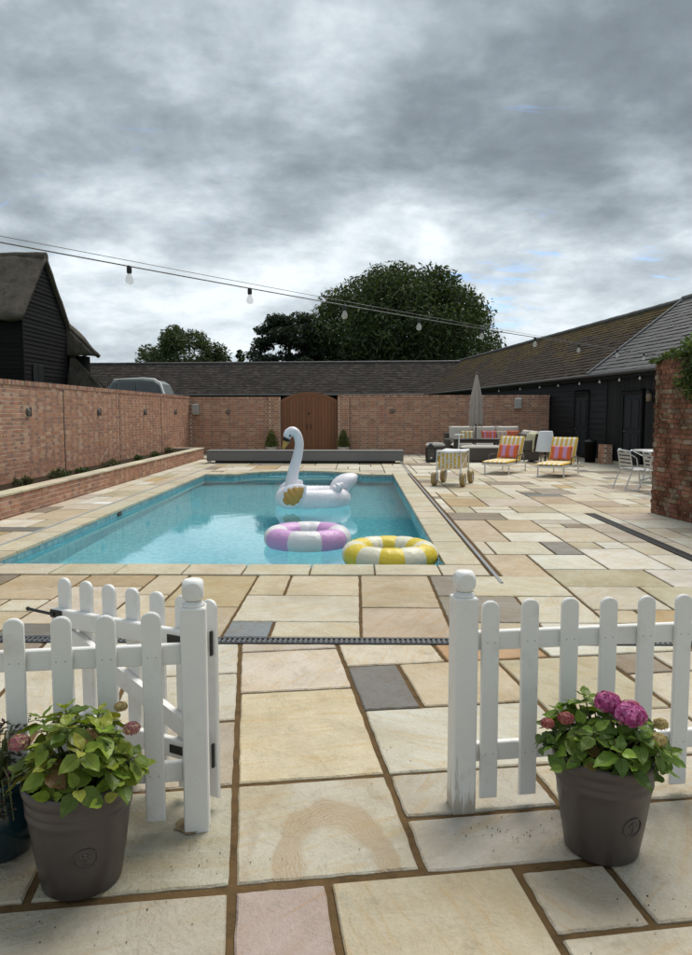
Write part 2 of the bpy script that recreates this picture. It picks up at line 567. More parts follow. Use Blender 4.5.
    simple_mat('white_ceramic', (.62, .61, .58), 0.5, 0.05, 5)
    simple_mat('fabric', (1, 1, 1), 0.9, 0.06, 6, 0.002, 160, spec=.15)
    simple_mat('rattan', (.105, .092, .082), 0.75, 0.3, 30, 0.006, 120, spec=.3)
    simple_mat('dark_top', (.045, .042, .042), 0.5, 0.15, 8)
    simple_mat('plastic', (1, 1, 1), 0.5, 0.05, 8)
    simple_mat('bark', (.05, .04, .03), 0.95, 0.4, 6, 0.03, 12)
    simple_mat('stem_green', (.10, .12, .035), 0.7, 0.3, 20)
    # leaves (colour per leaf)
    for nm, rough, tr in (('foliage', .62, .25), ('leaf', .42, .2)):
        m, t, bs = base_mat(nm)
        geo = t.node('ShaderNodeNewGeometry')
        c = tint(t)
        if nm == 'leaf':
            tc = t.node('ShaderNodeTexCoord')
            sx = t.node('ShaderNodeSeparateXYZ')
            t.l.new(tc.outputs['Object'], sx.inputs[0])
            ax = t.math('ABSOLUTE', sx.outputs[0])
            rib = t.mapr(ax, 0.0, 0.0022, 1.0, 0.0)
            vein = t.math('SINE', t.math('MULTIPLY', t.math('SUBTRACT', sx.outputs[1], t.math('MULTIPLY', ax, 0.8)), 520.0))
            vein = t.mapr(vein, 0.82, 1.0, 0, 0.35)
            c = t.mix(t.math('MAXIMUM', rib, vein), c, t.mix(1.0, c, (1.35, 1.3, 1.3), 'MULTIPLY'))
            c = t.mix(t.mapr(t.noise(tc.outputs['Object'], 45, 4), .35, .7, 0, .5), c, t.mix(1.0, c, (.72, .78, .6), 'MULTIPLY'))
            b = t.node('ShaderNodeBump')
            b.inputs['Distance'].default_value = 0.0015
            t.l.new(t.math('SUBTRACT', 1.0, t.math('MAXIMUM', rib, vein)), b.inputs['Height'])
            t.l.new(b.outputs[0], bs.inputs['Normal'])
        else:
            c = t.mix(1.0, c, t.mapr(t.noise(geo.outputs['Position'], 1.4, 3), .3, .7, .75, 1.2), 'MULTIPLY')
        t.l.new(c, bs.inputs['Base Color'])
        bs.inputs['Roughness'].default_value = rough
        bs.inputs['Specular IOR Level'].default_value = 0.35
        tl = t.node('ShaderNodeBsdfTranslucent')
        t.l.new(t.mix(1.0, c, (1.2, 1.15, .6), 'MULTIPLY'), tl.inputs[0])
        mx = t.node('ShaderNodeMixShader')
        mx.inputs[0].default_value = tr
        outn = m.node_tree.nodes['Material Output']
        t.l.new(bs.outputs[0], mx.inputs[1])
        t.l.new(tl.outputs[0], mx.inputs[2])
        t.l.new(mx.outputs[0], outn.inputs[0])
    # glass
    m, t, bs = base_mat('bulb_glass')
    bs.inputs['Base Color'].default_value = (.75, .76, .74, 1)
    bs.inputs['Roughness'].default_value = 0.12
    bs.inputs['Alpha'].default_value = 0.32
    m, t, bs = base_mat('dark_glass')
    bs.inputs['Base Color'].default_value = (.035, .04, .044, 1)
    bs.inputs['Roughness'].default_value = 0.06
    bs.inputs['Specular IOR Level'].default_value = 0.7
    m, t, bs = base_mat('lamp_shade')
    bs.inputs['Base Color'].default_value = (.72, .75, .78, 1)
    bs.inputs['Roughness'].default_value = 0.6
    m, t, bs = base_mat('opal')
    bs.inputs['Base Color'].default_value = (.20, .155, .11, 1)
    bs.inputs['Roughness'].default_value = 0.3


build_materials()

# ------------------------------------------------------------------ ground and paving
PX0, PX1, PY0, PY1 = -3.92, 0.94, 7.44, 18.40     # inner pool edges
PCX = (PX0 + PX1) / 2
ARC_HW, ARC_B = 1.66, 1.12
ARC_R = (ARC_HW ** 2 + ARC_B ** 2) / (2 * ARC_B)
ARC_CY = PY1 + ARC_B - ARC_R
ARC_A = math.asin(ARC_HW / ARC_R)


def arc_pts(off=0.0, n=20, a0=None, a1=None):
    """points of the round end, left to right"""
    a0 = -ARC_A if a0 is None else a0
    a1 = ARC_A if a1 is None else a1
    r = ARC_R + off
    return [(PCX + r * sin(a0 + (a1 - a0) * i / n), ARC_CY + r * cos(a0 + (a1 - a0) * i / n)) for i in range(n + 1)]


def ground_with_pool_hole(name, mat, X0, X1, Y0, Y1, z, kind='structure', grow=0.15):
    mb = MB()
    x0, x1, y0, y1 = PX0 - grow, PX1 + grow, PY0 - grow, PY1 + grow
    ap = arc_pts(grow, 20)
    ap = [p for p in ap if p[1] > y1 + 0.002]
    def poly(pts):
        mb.add([(p[0], p[1], z) for p in pts], [tuple(range(len(pts)))])
    poly([(X0, Y0), (X1, Y0), (X1, y0), (X0, y0)])
    poly([(X0, y0), (x0, y0), (x0, y1), (X0, y1)])
    poly([(x1, y0), (X1, y0), (X1, y1), (x1, y1)])
    ymid = y1 + 3.0
    poly([(X0, y1), (x0, y1)] + [(ap[0][0], y1)] + ap[:len(ap) // 2 + 1] + [(PCX, ymid), (X0, ymid)])
    poly([(PCX, ymid)] + ap[len(ap) // 2:] + [(ap[-1][0], y1), (x1, y1), (X1, y1), (X1, ymid)])
    poly([(X0, ymid), (PCX, ymid), (X1, ymid), (X1, Y1), (X0, Y1)])
    return mb.build(name, mat, None, kind)


ground_with_pool_hole('ground', 'grass', -600, 600, -200, 900, -0.09, grow=0.2)
patio = ground_with_pool_hole('patio', 'joint_sand', -6.40, 13.5, -1.2, 28.6, -0.010)

CREAM, WHITE, TAN, PINK = (.54, .485, .385), (.58, .555, .48), (.46, .385, .275), (.46, .40, .335)
BROWN, GREY, BLUE, OCHRE, GREEN, ORANGE = (.235, .19, .145), (.155, .152, .145), (.20, .215, .235), (.42, .305, .16), (.43, .395, .28), (.45, .30, .17)
PALETTE = [CREAM] * 7 + [WHITE] * 9 + [TAN] * 4 + [PINK] * 2 + [BROWN] * 2 + [GREEN] * 3 + [OCHRE] + [GREY]
rng = random.Random(11)


def clip(poly, nx, ny, c):
    """keep nx*x+ny*y <= c"""
    out = []
    for i in range(len(poly)):
        a, b = poly[i], poly[(i + 1) % len(poly)]
        da, db = nx * a[0] + ny * a[1] - c, nx * b[0] + ny * b[1] - c
        if da <= 0: out.append(a)
        if da * db < 0:
            k = da / (da - db)
            out.append((a[0] + (b[0] - a[0]) * k, a[1] + (b[1] - a[1]) * k))
    return out


def area(p):
    return 0.5 * sum(p[i][0] * p[(i + 1) % len(p)][1] - p[(i + 1) % len(p)][0] * p[i][1] for i in range(len(p)))


def inset(poly, g):
    n = len(poly)
    out = []
    for i in range(n):
        p0, p1, p2 = Vector(poly[i - 1]), Vector(poly[i]), Vector(poly[(i + 1) % n])
        d1, d2 = (p1 - p0), (p2 - p1)
        if d1.length < 1e-6 or d2.length < 1e-6:
            continue
        d1.normalize(); d2.normalize()
        n1, n2 = Vector((-d1.y, d1.x)), Vector((-d2.y, d2.x))
        k = 1 + n1.dot(n2)
        out.append(tuple(p1 + (n1 + n2) * (g / max(k, 0.3))))
    return out


SLABS = []   # (poly, colour, gap, special)


def slab_mb(poly, col, gap, near, seed, origin=(0, 0)):
    r = random.Random(seed)
    p = inset(poly, gap / 2)
    if len(p) < 3 or area(p) < 0.004: return None
    seg = 10 if near else 3
    amp = 0.0028 if near else 0.002
    ring = []
    n = len(p)
    for i in range(n):
        a, b = Vector(p[i]), Vector(p[(i + 1) % n])
        L = (b - a).length
        d = (b - a).normalized()
        nn = Vector((-d.y, d.x))
        for k in range(seg):
            f = k / seg
            q = a.lerp(b, f)
            if k == 0:
                q = q + (d + nn) * 0.0 + nn * r.uniform(.002, .006) + d * r.uniform(.002, .006)
            else:
                q = q + nn * (r.uniform(-amp, amp) + 0.003)
            ring.append(q)
    pl = [(q.x, q.y) for q in ring]
    ins = inset(pl, 0.007 if near else 0.005)
    if len(ins) != len(pl): ins = pl
    m = len(pl)
    z = r.uniform(-0.0015, 0.0025)
    tx, ty = r.uniform(-.0015, .0015), r.uniform(-.0015, .0015)
    cx, cy = p[0]
    zf = lambda q: z + (q[0] - cx) * tx + (q[1] - cy) * ty
    ox, oy = origin
    vs = [(q[0] - ox, q[1] - oy, -0.04) for q in pl] + [(q[0] - ox, q[1] - oy, zf(q) - 0.006 + r.uniform(-.001, .001)) for q in pl] + [(q[0] - ox, q[1] - oy, zf(q)) for q in ins]
    fs = []
    for k in range(m):
        l = (k + 1) % m
        fs.append((k, l, m + l, m + k))
        fs.append((m + k, m + l, 2 * m + l, 2 * m + k))
    fs.append(tuple(range(2 * m, 3 * m)))
    mb = MB()
    mb.add(vs, fs, col, False, r.random())
    return mb


TH = radians(8.6)


def B2W(u, v):
    return (u * cos(TH) - v * sin(TH), u * sin(TH) + v * cos(TH))


def rect(x0, x1, y0, y1):
    return [(x0, y0), (x1, y0), (x1, y1), (x0, y1)]


def rectB(u0, u1, v0, v1):
    return [B2W(u0, v0), B2W(u1, v0), B2W(u1, v1), B2W(u0, v1)]


def fill(xl, yl, pre, rg, sizes=((2, 2), (2, 3), (3, 2), (2, 1), (1, 2), (1, 1), (2, 2), (3, 2))):
    """random rectangular paving on grid lines, round slabs already placed"""
    nx, ny = len(xl) - 1, len(yl) - 1
    occ = [[False] * ny for _ in range(nx)]
    near = lambda L, v: min(range(len(L)), key=lambda i: abs(L[i] - v))
    res = []
    for (x0, x1, y0, y1, c) in pre:
        i0, i1, j0, j1 = near(xl, x0), near(xl, x1), near(yl, y0), near(yl, y1)
        if i1 <= i0 or j1 <= j0: continue
        if any(occ[i][j] for i in range(i0, i1) for j in range(j0, j1)): continue
        for i in range(i0, i1):
            for j in range(j0, j1): occ[i][j] = True
        if c is not None: res.append((xl[i0], xl[i1], yl[j0], yl[j1], c))
    for j in range(ny):
        for i in range(nx):
            if occ[i][j]: continue
            opts = list(sizes)
            rg.shuffle(opts)
            opts.append((1, 1))
            for (w, h) in opts:
                if i + w > nx or j + h > ny: continue
                if any(occ[a][b] for a in range(i, i + w) for b in range(j, j + h)): continue
                for a in range(i, i + w):
                    for b in range(j, j + h): occ[a][b] = True
                res.append((xl[i], xl[i + w], yl[j], yl[j + h], rg.choice(PALETTE)))
                break
    return res


def frange(a, b, s):
    n = max(1, round((b - a) / s))
    return [a + (b - a) * i / n for i in range(n + 1)]


def lay_paving():
    r = random.Random(5)
    # --- foreground, square with the house (turned 8.6 degrees), up to the drain
    J1, J2 = -0.073, 0.592
    fore = [
        (J1, J2, 4.74, 5.3, PINK, 0), (J1, J2, 4.03, 4.74, CREAM, 0), (J1, J2, 3.01, 4.03, (.50, .425, .30), 0), (J1, J2, 2.335, 3.01, (.45, .405, .32), 'ring'),
        (-.74, J1, 4.36, 5.3, WHITE, 0), (-.74, J1, 3.67, 4.36, (.50, .455, .39), 0), (-.74, J1, 3.01, 3.67, (.38, .33, .25), 0), (-.74, J1, 2.335, 3.01, (.40, .36, .28), 0),
        (-1.42, -.74, 2.335, 3.01, (.43, .385, .30), 0), (-1.08, -.74, 3.01, 3.67, CREAM, 0), (-1.42, -1.08, 3.01, 3.67, TAN, 0), (-1.42, -.74, 3.67, 4.70, CREAM, 0), (-1.42, -.74, 4.70, 5.3, WHITE, 0),
        (-1.42, -.40, 1.62, 2.315, (.36, .325, .26), 0) if False else (-1.10, J1, 1.62, 2.315, (.37, .335, .265), 0), (-2.1, -1.10, 1.62, 2.315, CREAM, 0),
        (J1, .252, 1.62, 2.315, (.36, .295, .255), 0), (.252, .915, 1.30, 2.315, (.44, .39, .28), 0), (.915, 1.245, 1.965, 2.29, (.42, .375, .29), 0), (.915, 1.93, 1.30, 1.965, (.44, .40, .31), 0),
        (1.245, 2.25, 1.965, 2.65, (.42, .39, .31), 0), (J2, 1.245, 2.315, 2.66, (.44, .405, .33), 0), (J2, 1.245, 2.66, 3.005, (.42, .38, .31), 0), (1.245, 2.25, 2.65, 3.005, (.46, .42, .33), 0),
        (J2, 1.575, 3.005, 3.70, (.53, .51, .43), 0), (J2, .925, 3.70, 4.38, GREY, 0), (.925, 1.575, 3.70, 4.38, TAN, 0), (J2, 1.25, 4.38, 5.3, CREAM, 0), (1.25, 1.95, 4.38, 5.3, ORANGE, 0),
        (1.95, 2.95, 4.38, 5.5, WHITE, 0), (1.575, 2.28, 3.52, 4.38, GREEN, 0), (1.575, 2.28, 3.005, 3.52, CREAM, 0), (2.28, 2.62, 4.02, 4.38, BROWN, 0), (2.28, 2.95, 3.33, 4.02, CREAM, 0), (2.62, 2.95, 4.02, 4.38, CREAM, 0),
        (2.28, 2.95, 3.005, 3.33, TAN, 0), (2.25, 2.95, 1.965, 3.005, WHITE, 0), (1.93, 2.95, 1.30, 1.965, TAN, 0),
        (J1, .252, .95, 1.62, CREAM, 0), (-.75, J1, .95, 1.62, WHITE, 0), (-1.42, -.75, .95, 1.62, TAN, 0), (-2.1, -1.42, .95, 1.62, PINK, 0), (.252, .915, .62, 1.30, WHITE, 0), (.915, 1.93, .62, 1.30, TAN, 0), (1.93, 2.95, .62, 1.30, CREAM, 0),
    ]
    for (u0, u1, v0, v1, c, sp) in fore:
        p = clip(rectB(u0, u1, v0, v1), 0, 1, 4.865)
        if len(p) > 2: SLABS.append((p, jit(r, c, .05), 0.022, sp))
    for (u0, u1, v0, v1) in ((-4.9, -1.42, 2.335, 5.8), (2.95, 6.1, 0.62, 5.8), (-4.9, -2.1, 0.62, 2.315), ):
        for (a, b, c_, d, col) in fill(frange(u0, u1, .335), frange(v0, v1, .345), [], r):
            p = clip(rectB(a, b, c_, d), 0, 1, 4.865)
            if len(p) > 2: SLABS.append((p, jit(r, col, .06), 0.02, 0))
    for (a, b, c_, d, col) in fill(frange(-4.9, 6.1, .335), frange(-.7, .62, .33), [], r, ((2, 2), (3, 2), (2, 1))):
        SLABS.append((rectB(a, b, c_, d), jit(r, col, .06), 0.02, 0))
    # --- between drain and pool
    front = [
        (-.97, -.64, 6.18, 6.95, (.47, .40, .28)), (-.64, .03, 6.18, 6.95, (.50, .44, .33)), (-.97, .03, 5.39, 6.18, CREAM), (-.97, -.63, 5.0, 5.39, BLUE), (-.63, .03, 5.0, 5.39, (.52, .47, .36)),
        (.03, .70, 5.80, 6.95, (.43, .35, .235)), (.03, .70, 5.0, 5.80, (.47, .37, .275)), (-1.64, -.97, 5.80, 6.95, (.40, .315, .19)), (-1.64, -.97, 5.0, 5.80, TAN),
        (-1.96, -1.64, 6.18, 6.95, TAN), (-1.96, -1.64, 5.0, 6.18, CREAM), (-2.62, -1.96, 6.48, 6.95, (.37, .27, .16)), (-2.62, -1.96, 5.30, 6.48, CREAM), (-2.62, -1.96, 5.0, 5.30, GREY),
        (-3.32, -2.62, 6.02, 6.95, (.43, .34, .22)), (-2.97, -2.62, 5.65, 6.02, CREAM), (-3.32, -2.97, 5.65, 6.02, TAN), (-3.32, -2.62, 5.0, 5.65, (.45, .37, .25)),
        (.70, 1.03, 6.18, 6.95, (.24, .21, .175)), (.70, 1.38, 5.39, 6.18, (.25, .225, .18)), (.70, 1.38, 5.0, 5.39, TAN), (1.03, 1.91, 6.18, 6.95, CREAM), (1.38, 1.91, 5.39, 6.18, CREAM), (1.38, 1.91, 5.0, 5.39, WHITE),
    ]
    for (x0, x1, y0, y1, c) in front:
        SLABS.append((rect(x0, x1, y0, y1), jit(r, c, .05), 0.018, 0))
    for (a, b, c_, d, col) in fill(frange(-6.4, -3.32, .34), [5.0, 5.39, 5.78, 6.17, 6.56, 6.95], [], r):
        SLABS.append((rect(a, b, c_, d), jit(r, col, .06), 0.018, 0))
    # --- right of the pool
    yl = [5.0, 5.39, 5.76, 6.15, 6.54, 6.94, 7.28, 7.66, 8.04, 8.40, 8.84, 9.18, 9.55, 9.92, 10.28, 10.65, 11.03, 11.41, 11.80, 12.18, 12.55, 12.90, 13.27]
    yl += frange(13.27, 28.5, .37)[1:]
    pre = [(1.42, 1.91, 5.0, 6.94, None), (1.91, 2.92, 6.54, 7.28, (.42, .37, .25)), (1.91, 2.58, 7.28, 8.04, WHITE), (2.25, 2.58, 8.04, 8.84, (.20, .19, .17)), (1.58, 2.25, 8.04, 8.84, CREAM), (1.91, 2.58, 9.55, 10.65, (.45, .36, .25)),
           (1.91, 2.58, 8.84, 9.55, WHITE), (1.42, 1.91, 8.84, 10.65, TAN), (2.58, 3.25, 7.28, 8.4, WHITE), (1.42, 1.91, 6.94, 8.04, TAN), (1.42, 2.25, 10.65, 11.41, BROWN),
           (1.58, 2.25, 12.18, 13.27, OCHRE), (2.25, 3.25, 12.18, 13.27, PINK), (1.91, 2.58, 5.76, 6.54, CREAM), (2.58, 3.25, 5.76, 6.54, GREEN), (1.91, 2.25, 5.39, 5.76, TAN), (2.25, 2.92, 5.0, 5.76, OCHRE),
           (2.92, 3.60, 6.54, 7.28, WHITE), (2.58, 3.25, 8.84, 9.92, CREAM), (2.25, 3.25, 10.65, 11.41, WHITE), (3.25, 3.94, 12.55, 13.8, (.38, .29, .20)), (3.60, 4.28, 14.0, 15.2, (.28, .235, .19)), (3.94, 4.62, 12.2, 13.0, (.37, .29, .21))]
    xl = [1.42, 1.58, 1.91, 2.25, 2.58, 2.92, 3.25, 3.60, 3.94, 4.28, 4.62] + frange(4.62, 13.2, .34)[1:]
    for (a, b, c_, d, col) in fill(xl, yl, pre, r):
        if a >= 9.9 - .12 * (c_ - 8): continue
        # the long drain at x 3.62..3.76 cuts the flags up to y 11.35
        P = rect(a, b, c_, d)
        parts = [P]
        if c_ < 11.35 and a < 3.76 and b > 3.62:
            parts = [clip(P, 1, 0, 3.615), clip(P, -1, 0, -3.765)]
            if d > 11.4: parts.append(clip(clip(clip(P, 0, -1, -11.36), 1, 0, 3.765), -1, 0, -3.615))
        for q in parts:
            if len(q) > 2 and area(q) > .01: SLABS.append((q, jit(r, col, .07), 0.018, 0))
    # --- left of the pool
    for (a, b, c_, d, col) in fill([-5.28, -4.96, -4.63, -4.31], frange(6.95, 24.85, .365), [], r, ((3, 2), (2, 2), (1, 2), (3, 1), (2, 3), (1, 3))):
        SLABS.append((rect(a, b, c_, d), jit(r, col, .07), 0.018, 0))
    # --- beyond the pool
    for (a, b, c_, d, col) in fill(frange(-6.3, 1.42, .335), frange(18.84, 28.5, .37), [], r):
        P = rect(a, b, c_, d)
        if b < -4.28 and c_ < 24.9: continue
        if a < -4.28 and c_ < 24.9: P = clip(P, -1, 0, 4.31)
        # the round coping takes its place
        if hypot(max(abs((a + b) / 2 - PCX) - (b - a) / 2, 0), max(c_ - ARC_CY, 0)) < ARC_R + .42 and c_ < PY1 + ARC_B + .45:
            near = Vector(((a + b) / 2 - PCX, (c_ + d) / 2 - ARC_CY))
            nn = near.normalized()
            cc = nn.x * PCX + nn.y * ARC_CY + (ARC_R + .43)
            P = clip(P, -nn.x, -nn.y, -cc)
        if len(P) > 2 and area(P) > .012: SLABS.append((P, jit(r, col, .07), 0.018, 0))


lay_paving()


def in_view(x, y):
    return y > 1.95 and -0.52 * y - .25 < x < 0.49 * y + .25


def build_slabs():
    order = sorted(range(len(SLABS)), key=lambda i: (not in_view(*[sum(p[k] for p in SLABS[i][0]) / len(SLABS[i][0]) for k in (0, 1)]), sum(p[1] for p in SLABS[i][0]) / len(SLABS[i][0])))
    far = MB()
    for n, i in enumerate(order):
        poly, col, gap, sp = SLABS[i]
        col = (col[0] * 1.05, col[1] * 1.06, col[2] * 1.06)
        cy = sum(p[1] for p in poly) / len(poly)
        cx = sum(p[0] for p in poly) / len(poly)
        if n < 300:
            mb = slab_mb(poly, col, gap, cy < 7.5, i * 7 + 3, (cx, cy))
            if mb is None: continue
            o = mb.build('paving_slab', 'sandstone_ringed' if sp == 'ring' else 'sandstone', patio)
            o.location = (cx, cy, 0)
            if sp == 'ring':
                o.rotation_euler = (0, 0, TH)
                R = Matrix.Rotation(-TH, 3, 'Z')
                for v in o.data.vertices: v.co = R @ v.co
                o['label'] = 'pale slab with brown horseshoe-shaped banding in the stone'
        else:
            mb = slab_mb(poly, col, gap, False, i * 7 + 3)
            if mb is None: continue
            far.add(mb.v, mb.f, col, False, mb.c[0][3])
    if far.v: far.build('paving_slab_field', 'sandstone', patio, 'stuff')


build_slabs()

# ------------------------------------------------------------------ pool
def build_pool():
    basin = link('pool_basin', None, None, 'structure')
    D = -1.40
    W = -0.10
    outline = [(PX0, PY0), (PX1, PY0), (PX1, PY1)] + arc_pts(0, 24)[::-1] + [(PX0, PY1)]
    n = len(outline)
    shell = MB()
    vs = [(p[0], p[1], -0.19) for p in outline] + [(p[0], p[1], D) for p in outline]
    shell.add(vs, [(i, n + i, n + (i + 1) % n, (i + 1) % n) for i in range(n)] + [tuple(range(n, 2 * n))])
    shell.build('basin_lining', 'pool_mosaic', basin)
    band = MB()
    vs = [(p[0], p[1], -0.03) for p in outline] + [(p[0], p[1], -0.19) for p in outline]
    band.add(vs, [(i, n + i, n + (i + 1) % n, (i + 1) % n) for i in range(n)])
    band.build('waterline_tiles', 'pool_band', basin)
    # round steps at the far end
    for k in range(2):
        st = MB()
        rr_ = ARC_R - .012 - .008 * k
        pts = [(PCX + rr_ * sin(a), ARC_CY + rr_ * cos(a)) for a in [(-ARC_A + 2 * ARC_A * i / 24) * .985 for i in range(25)]]
        back = PY1 + ARC_B - 0.50 - .42 * k
        front = [(PCX + (ARC_HW - .08) * (1 - 2 * i / 16) * .97, back - .12 * (1 - abs(1 - 2 * i / 16) ** 2)) for i in range(17)]
        poly = [p for p in pts if p[1] > back + .01] + front
        if area(poly) < 0: poly = poly[::-1]
        st.prism(poly, D + .004 + .003 * k, -0.24 - .26 * k)
        ob = st.build('pool_step', 'pool_mosaic', basin)
        nose = MB()
        nose.tube([(p[0], p[1] - .01, -0.245 - .26 * k) for p in front], .018, 6)
        nose.build('step_nosing', 'white_ceramic', ob)
    # skimmer mouth in the left wall
    sk = MB()
    sk.cbox(PX0 - .05, PX0 + .015, 11.62, 11.82, -0.17, -0.045, .006)
    sk.build('skimmer', 'dark_channel', basin)
    lid = MB()
    lid.cbox(-4.62, -4.34, 12.35, 12.65, -.02, .009, .004, (1.2, 1.2, 1.2))
    lid.build('skimmer_lid', 'white_ceramic', basin)
    # coping stones
    r = random.Random(3)
    rs = []
    xs = [-4.27, -3.72, -3.06, -2.41, -1.74, -1.14, -.47, .18, .84, 1.32]
    for a, b in zip(xs, xs[1:]): rs.append(rect(a, b, 6.955, PY0 + .005))
    for ys, xa, xb in ((frange(PY0 + .005, PY1 + .40, .665), -4.27, PX0 + .02), (frange(PY0 + .005, PY1 + .40, .665), PX1 - .02, 1.32)):
        for a, b in zip(ys, ys[1:]): rs.append(rect(xa, xb, a, b))
    xl = PCX - ARC_HW
    rs.append(rect(PX0 + .02, xl - .22, PY1 - .015, PY1 + .40))
    rs.append(rect(PCX + ARC_HW + .22, PX1 - .02, PY1 - .015, PY1 + .40))
    na = 8
    for i in range(na):
        a0, a1 = -ARC_A + 2 * ARC_A * i / na, -ARC_A + 2 * ARC_A * (i + 1) / na
        o_ = arc_pts(.40, 4, a0, a1)
        i_ = arc_pts(-.015, 4, a0, a1)
        rs.append(i_ + o_[::-1])
    rs.append([(xl - .22, PY1 - .015), (xl, PY1 - .015), arc_pts(.40, 4)[0], (xl - .22, PY1 + .40)])
    rr = PCX + ARC_HW
    rs.append([(rr, PY1 - .015), (rr + .22, PY1 - .015), (rr + .22, PY1 + .40), arc_pts(.40, 4)[-1]])
    for k, p in enumerate(rs):
        if area(p) < 0: p = p[::-1]
        mb = slab_mb(p, jit(r, (.52, .475, .365), .07), .010, False, 900 + k)
        if mb is None: continue
        o = mb.build('coping_stone', 'sandstone', basin)
        o.location.z = 0.008
    w = MB()
    w.add([(p[0], p[1], W) for p in outline], [tuple(range(n))])
    w.build('pool_water', 'water', None, 'structure')
    # flush aluminium cover rails down both sides
    for x, lab in ((1.345, 'thin aluminium pool cover track set in the paving right of the pool'), (-4.30, 'thin aluminium pool cover track between the pool and raised bed')):
        tr = thing('cover_track', lab, 'track', (x, 6.65 if x > 0 else 6.97, 0), 0, 'pool cover tracks')
        L = 15.6
        for dx in (0.0, 0.022):
            MB().cbox(dx, dx + .008, 0, L, -.03, .014, .002, (.42, .43, .44)).build('rail_edge', 'plastic', tr)
        MB().box(.0085, .0215, 0, L, -.03, .011).build('rail_slot', 'plastic', tr).color = (.22, .225, .23, 1)
    return basin


build_pool()


def build_drains():
    d = thing('channel_drain', 'long dark slotted channel drain crossing the paving before the pool', 'drain', (-5.6, 4.875, 0), 0)
    MB().box(0, 13.6, 0.0, .115, -.06, -.024).build('channel', 'dark_channel', d)
    for y in (0.0, .103):
        MB().cbox(0, 13.6, y, y + .012, -.05, .004, .002).build('edge_rail', 'grating', d)
    bars = MB()
    x = 0.012
    while x < 13.58:
        bars.box(x, x + .020, .0125, .1025, -.03, .001)
        x += .036
    bars.box(0, 13.6, .049, .066, -.032, -.001)
    bars.build('grating', 'grating', d, 'stuff')
    e = thing('slot_drain', 'black slot drain running away through paving beside the old brick wall', 'drain', (3.625, 5.0, 0), 0)
    MB().box(0, .135, 0, 6.35, -.06, -.02).build('channel', 'dark_channel', e)
    for x in (0.0, .119):
        MB().cbox(x, x + .016, 0, 6.35, -.05, .004, .002).build('edge_rail', 'dark_channel', e)
    bars = MB()
    y = .01
    while y < 6.33:
        bars.box(.0165, .1185, y, y + .03, -.03, -.002)
        y += .05
    bars.build('grating', 'dark_channel', e, 'stuff')


build_drains()

# ------------------------------------------------------------------ brick walls
BR_PAL = [(.43, .235, .165)] * 5 + [(.39, .195, .13)] * 4 + [(.48, .29, .21)] * 4 + [(.33, .165, .12)] * 3 + [(.50, .34, .26)] * 2 + [(.27, .155, .125)] * 2
HD_PAL = [(.26, .155, .13)] * 3 + [(.22, .14, .125)] * 2 + [(.40, .21, .145)] * 4 + [(.34, .175, .13)] * 3
_brick_mesh = {}


def brick_mesh(L, depth, H, mat='brick'):
    k = (round(L, 3), depth, H, mat)
    if k not in _brick_mesh:
        mb = MB()
        mb.cbox(-L / 2, L / 2, -.004, depth, -H / 2, H / 2, .004)
        _brick_mesh[k] = mb.mesh('brick', mat)
    return _brick_mesh[k]


def brick_face(parent, length, height, rg, n_parts=0, sort=None, course=.075, mat='brick', gaps=(), z0=0.0, M=None, pal=BR_PAL, hpal=HD_PAL, top=None, rough=0.0):
    """Flemish bond on local x (along) / z (up), facing local -y; the largest in view are bricks of their own"""
    items = []
    nc = int(round(height / course))
    for c in range(nc):
        z = z0 + (c + .5) * course
        x = -.1 if c % 2 == 0 else .069
        hd = c % 2 == 1
        while x < length:
            L = .1025 if hd else .215
            a, b = max(0, x), min(length, x + L)
            if b - a > .03 and (top is None or z + .03 < top((a + b) / 2)):
                if not any(a < g + .012 and b > g - .012 for g in gaps):
                    items.append((a, b, z, hd))
                else:
                    for g in gaps:
                        if a < g + .012 and b > g - .012:
                            if g - .012 - a > .03: items.append((a, g - .012, z, hd))
                            if b - g - .012 > .03: items.append((g + .012, b, z, hd))
            x += L + .010
            hd = not hd
    if sort: items.sort(key=sort)
    mb = MB()
    for i, (a, b, z, hd) in enumerate(items):
        col = jit(rg, rg.choice(hpal if hd else pal), .14 if mat != 'brick' else .08, .04)
        if mat == 'brick': col = tuple(c_ * .72 + m_ * .28 for c_, m_ in zip(col, (.44, .235, .165)))
        if mat == 'brick': col = (col[0] * 1.13, col[1] * 1.13, col[2] * 1.06)
        dy = rg.uniform(-.0022, .0022) - rough * rg.random()
        hgt = .065 - rough * .25 * rg.random()
        if i < n_parts:
            L = b - a
            me = brick_mesh(L, .03 + rough, .065, mat)
            o = link('brick', me, parent)
            o.matrix_basis = (M if M is not None else Matrix()) @ Matrix.Translation(((a + b) / 2, dy, z)) @ Matrix.Rotation(rg.uniform(-1, 1) * rough * 2.0, 4, 'Y')
            o.color = (*col, 1)
        else:
            y0 = dy - .004
            vs = [Vector(p) for p in ((a, y0, z - hgt / 2), (b, y0, z - hgt / 2), (b, y0, z + hgt / 2), (a, y0, z + hgt / 2),
                                      (a, .03, z - hgt / 2), (b, .03, z - hgt / 2), (b, .03, z + hgt / 2), (a, .03, z + hgt / 2))]
            if M is not None: vs = [M @ p for p in vs]
            mb.add(vs, [(0, 1, 2, 3), (3, 2, 6, 7), (1, 0, 4, 5), (0, 3, 7, 4), (1, 5, 6, 2)], col)
    if mb.v:
        o = mb.build('brickwork', mat, parent, 'stuff')


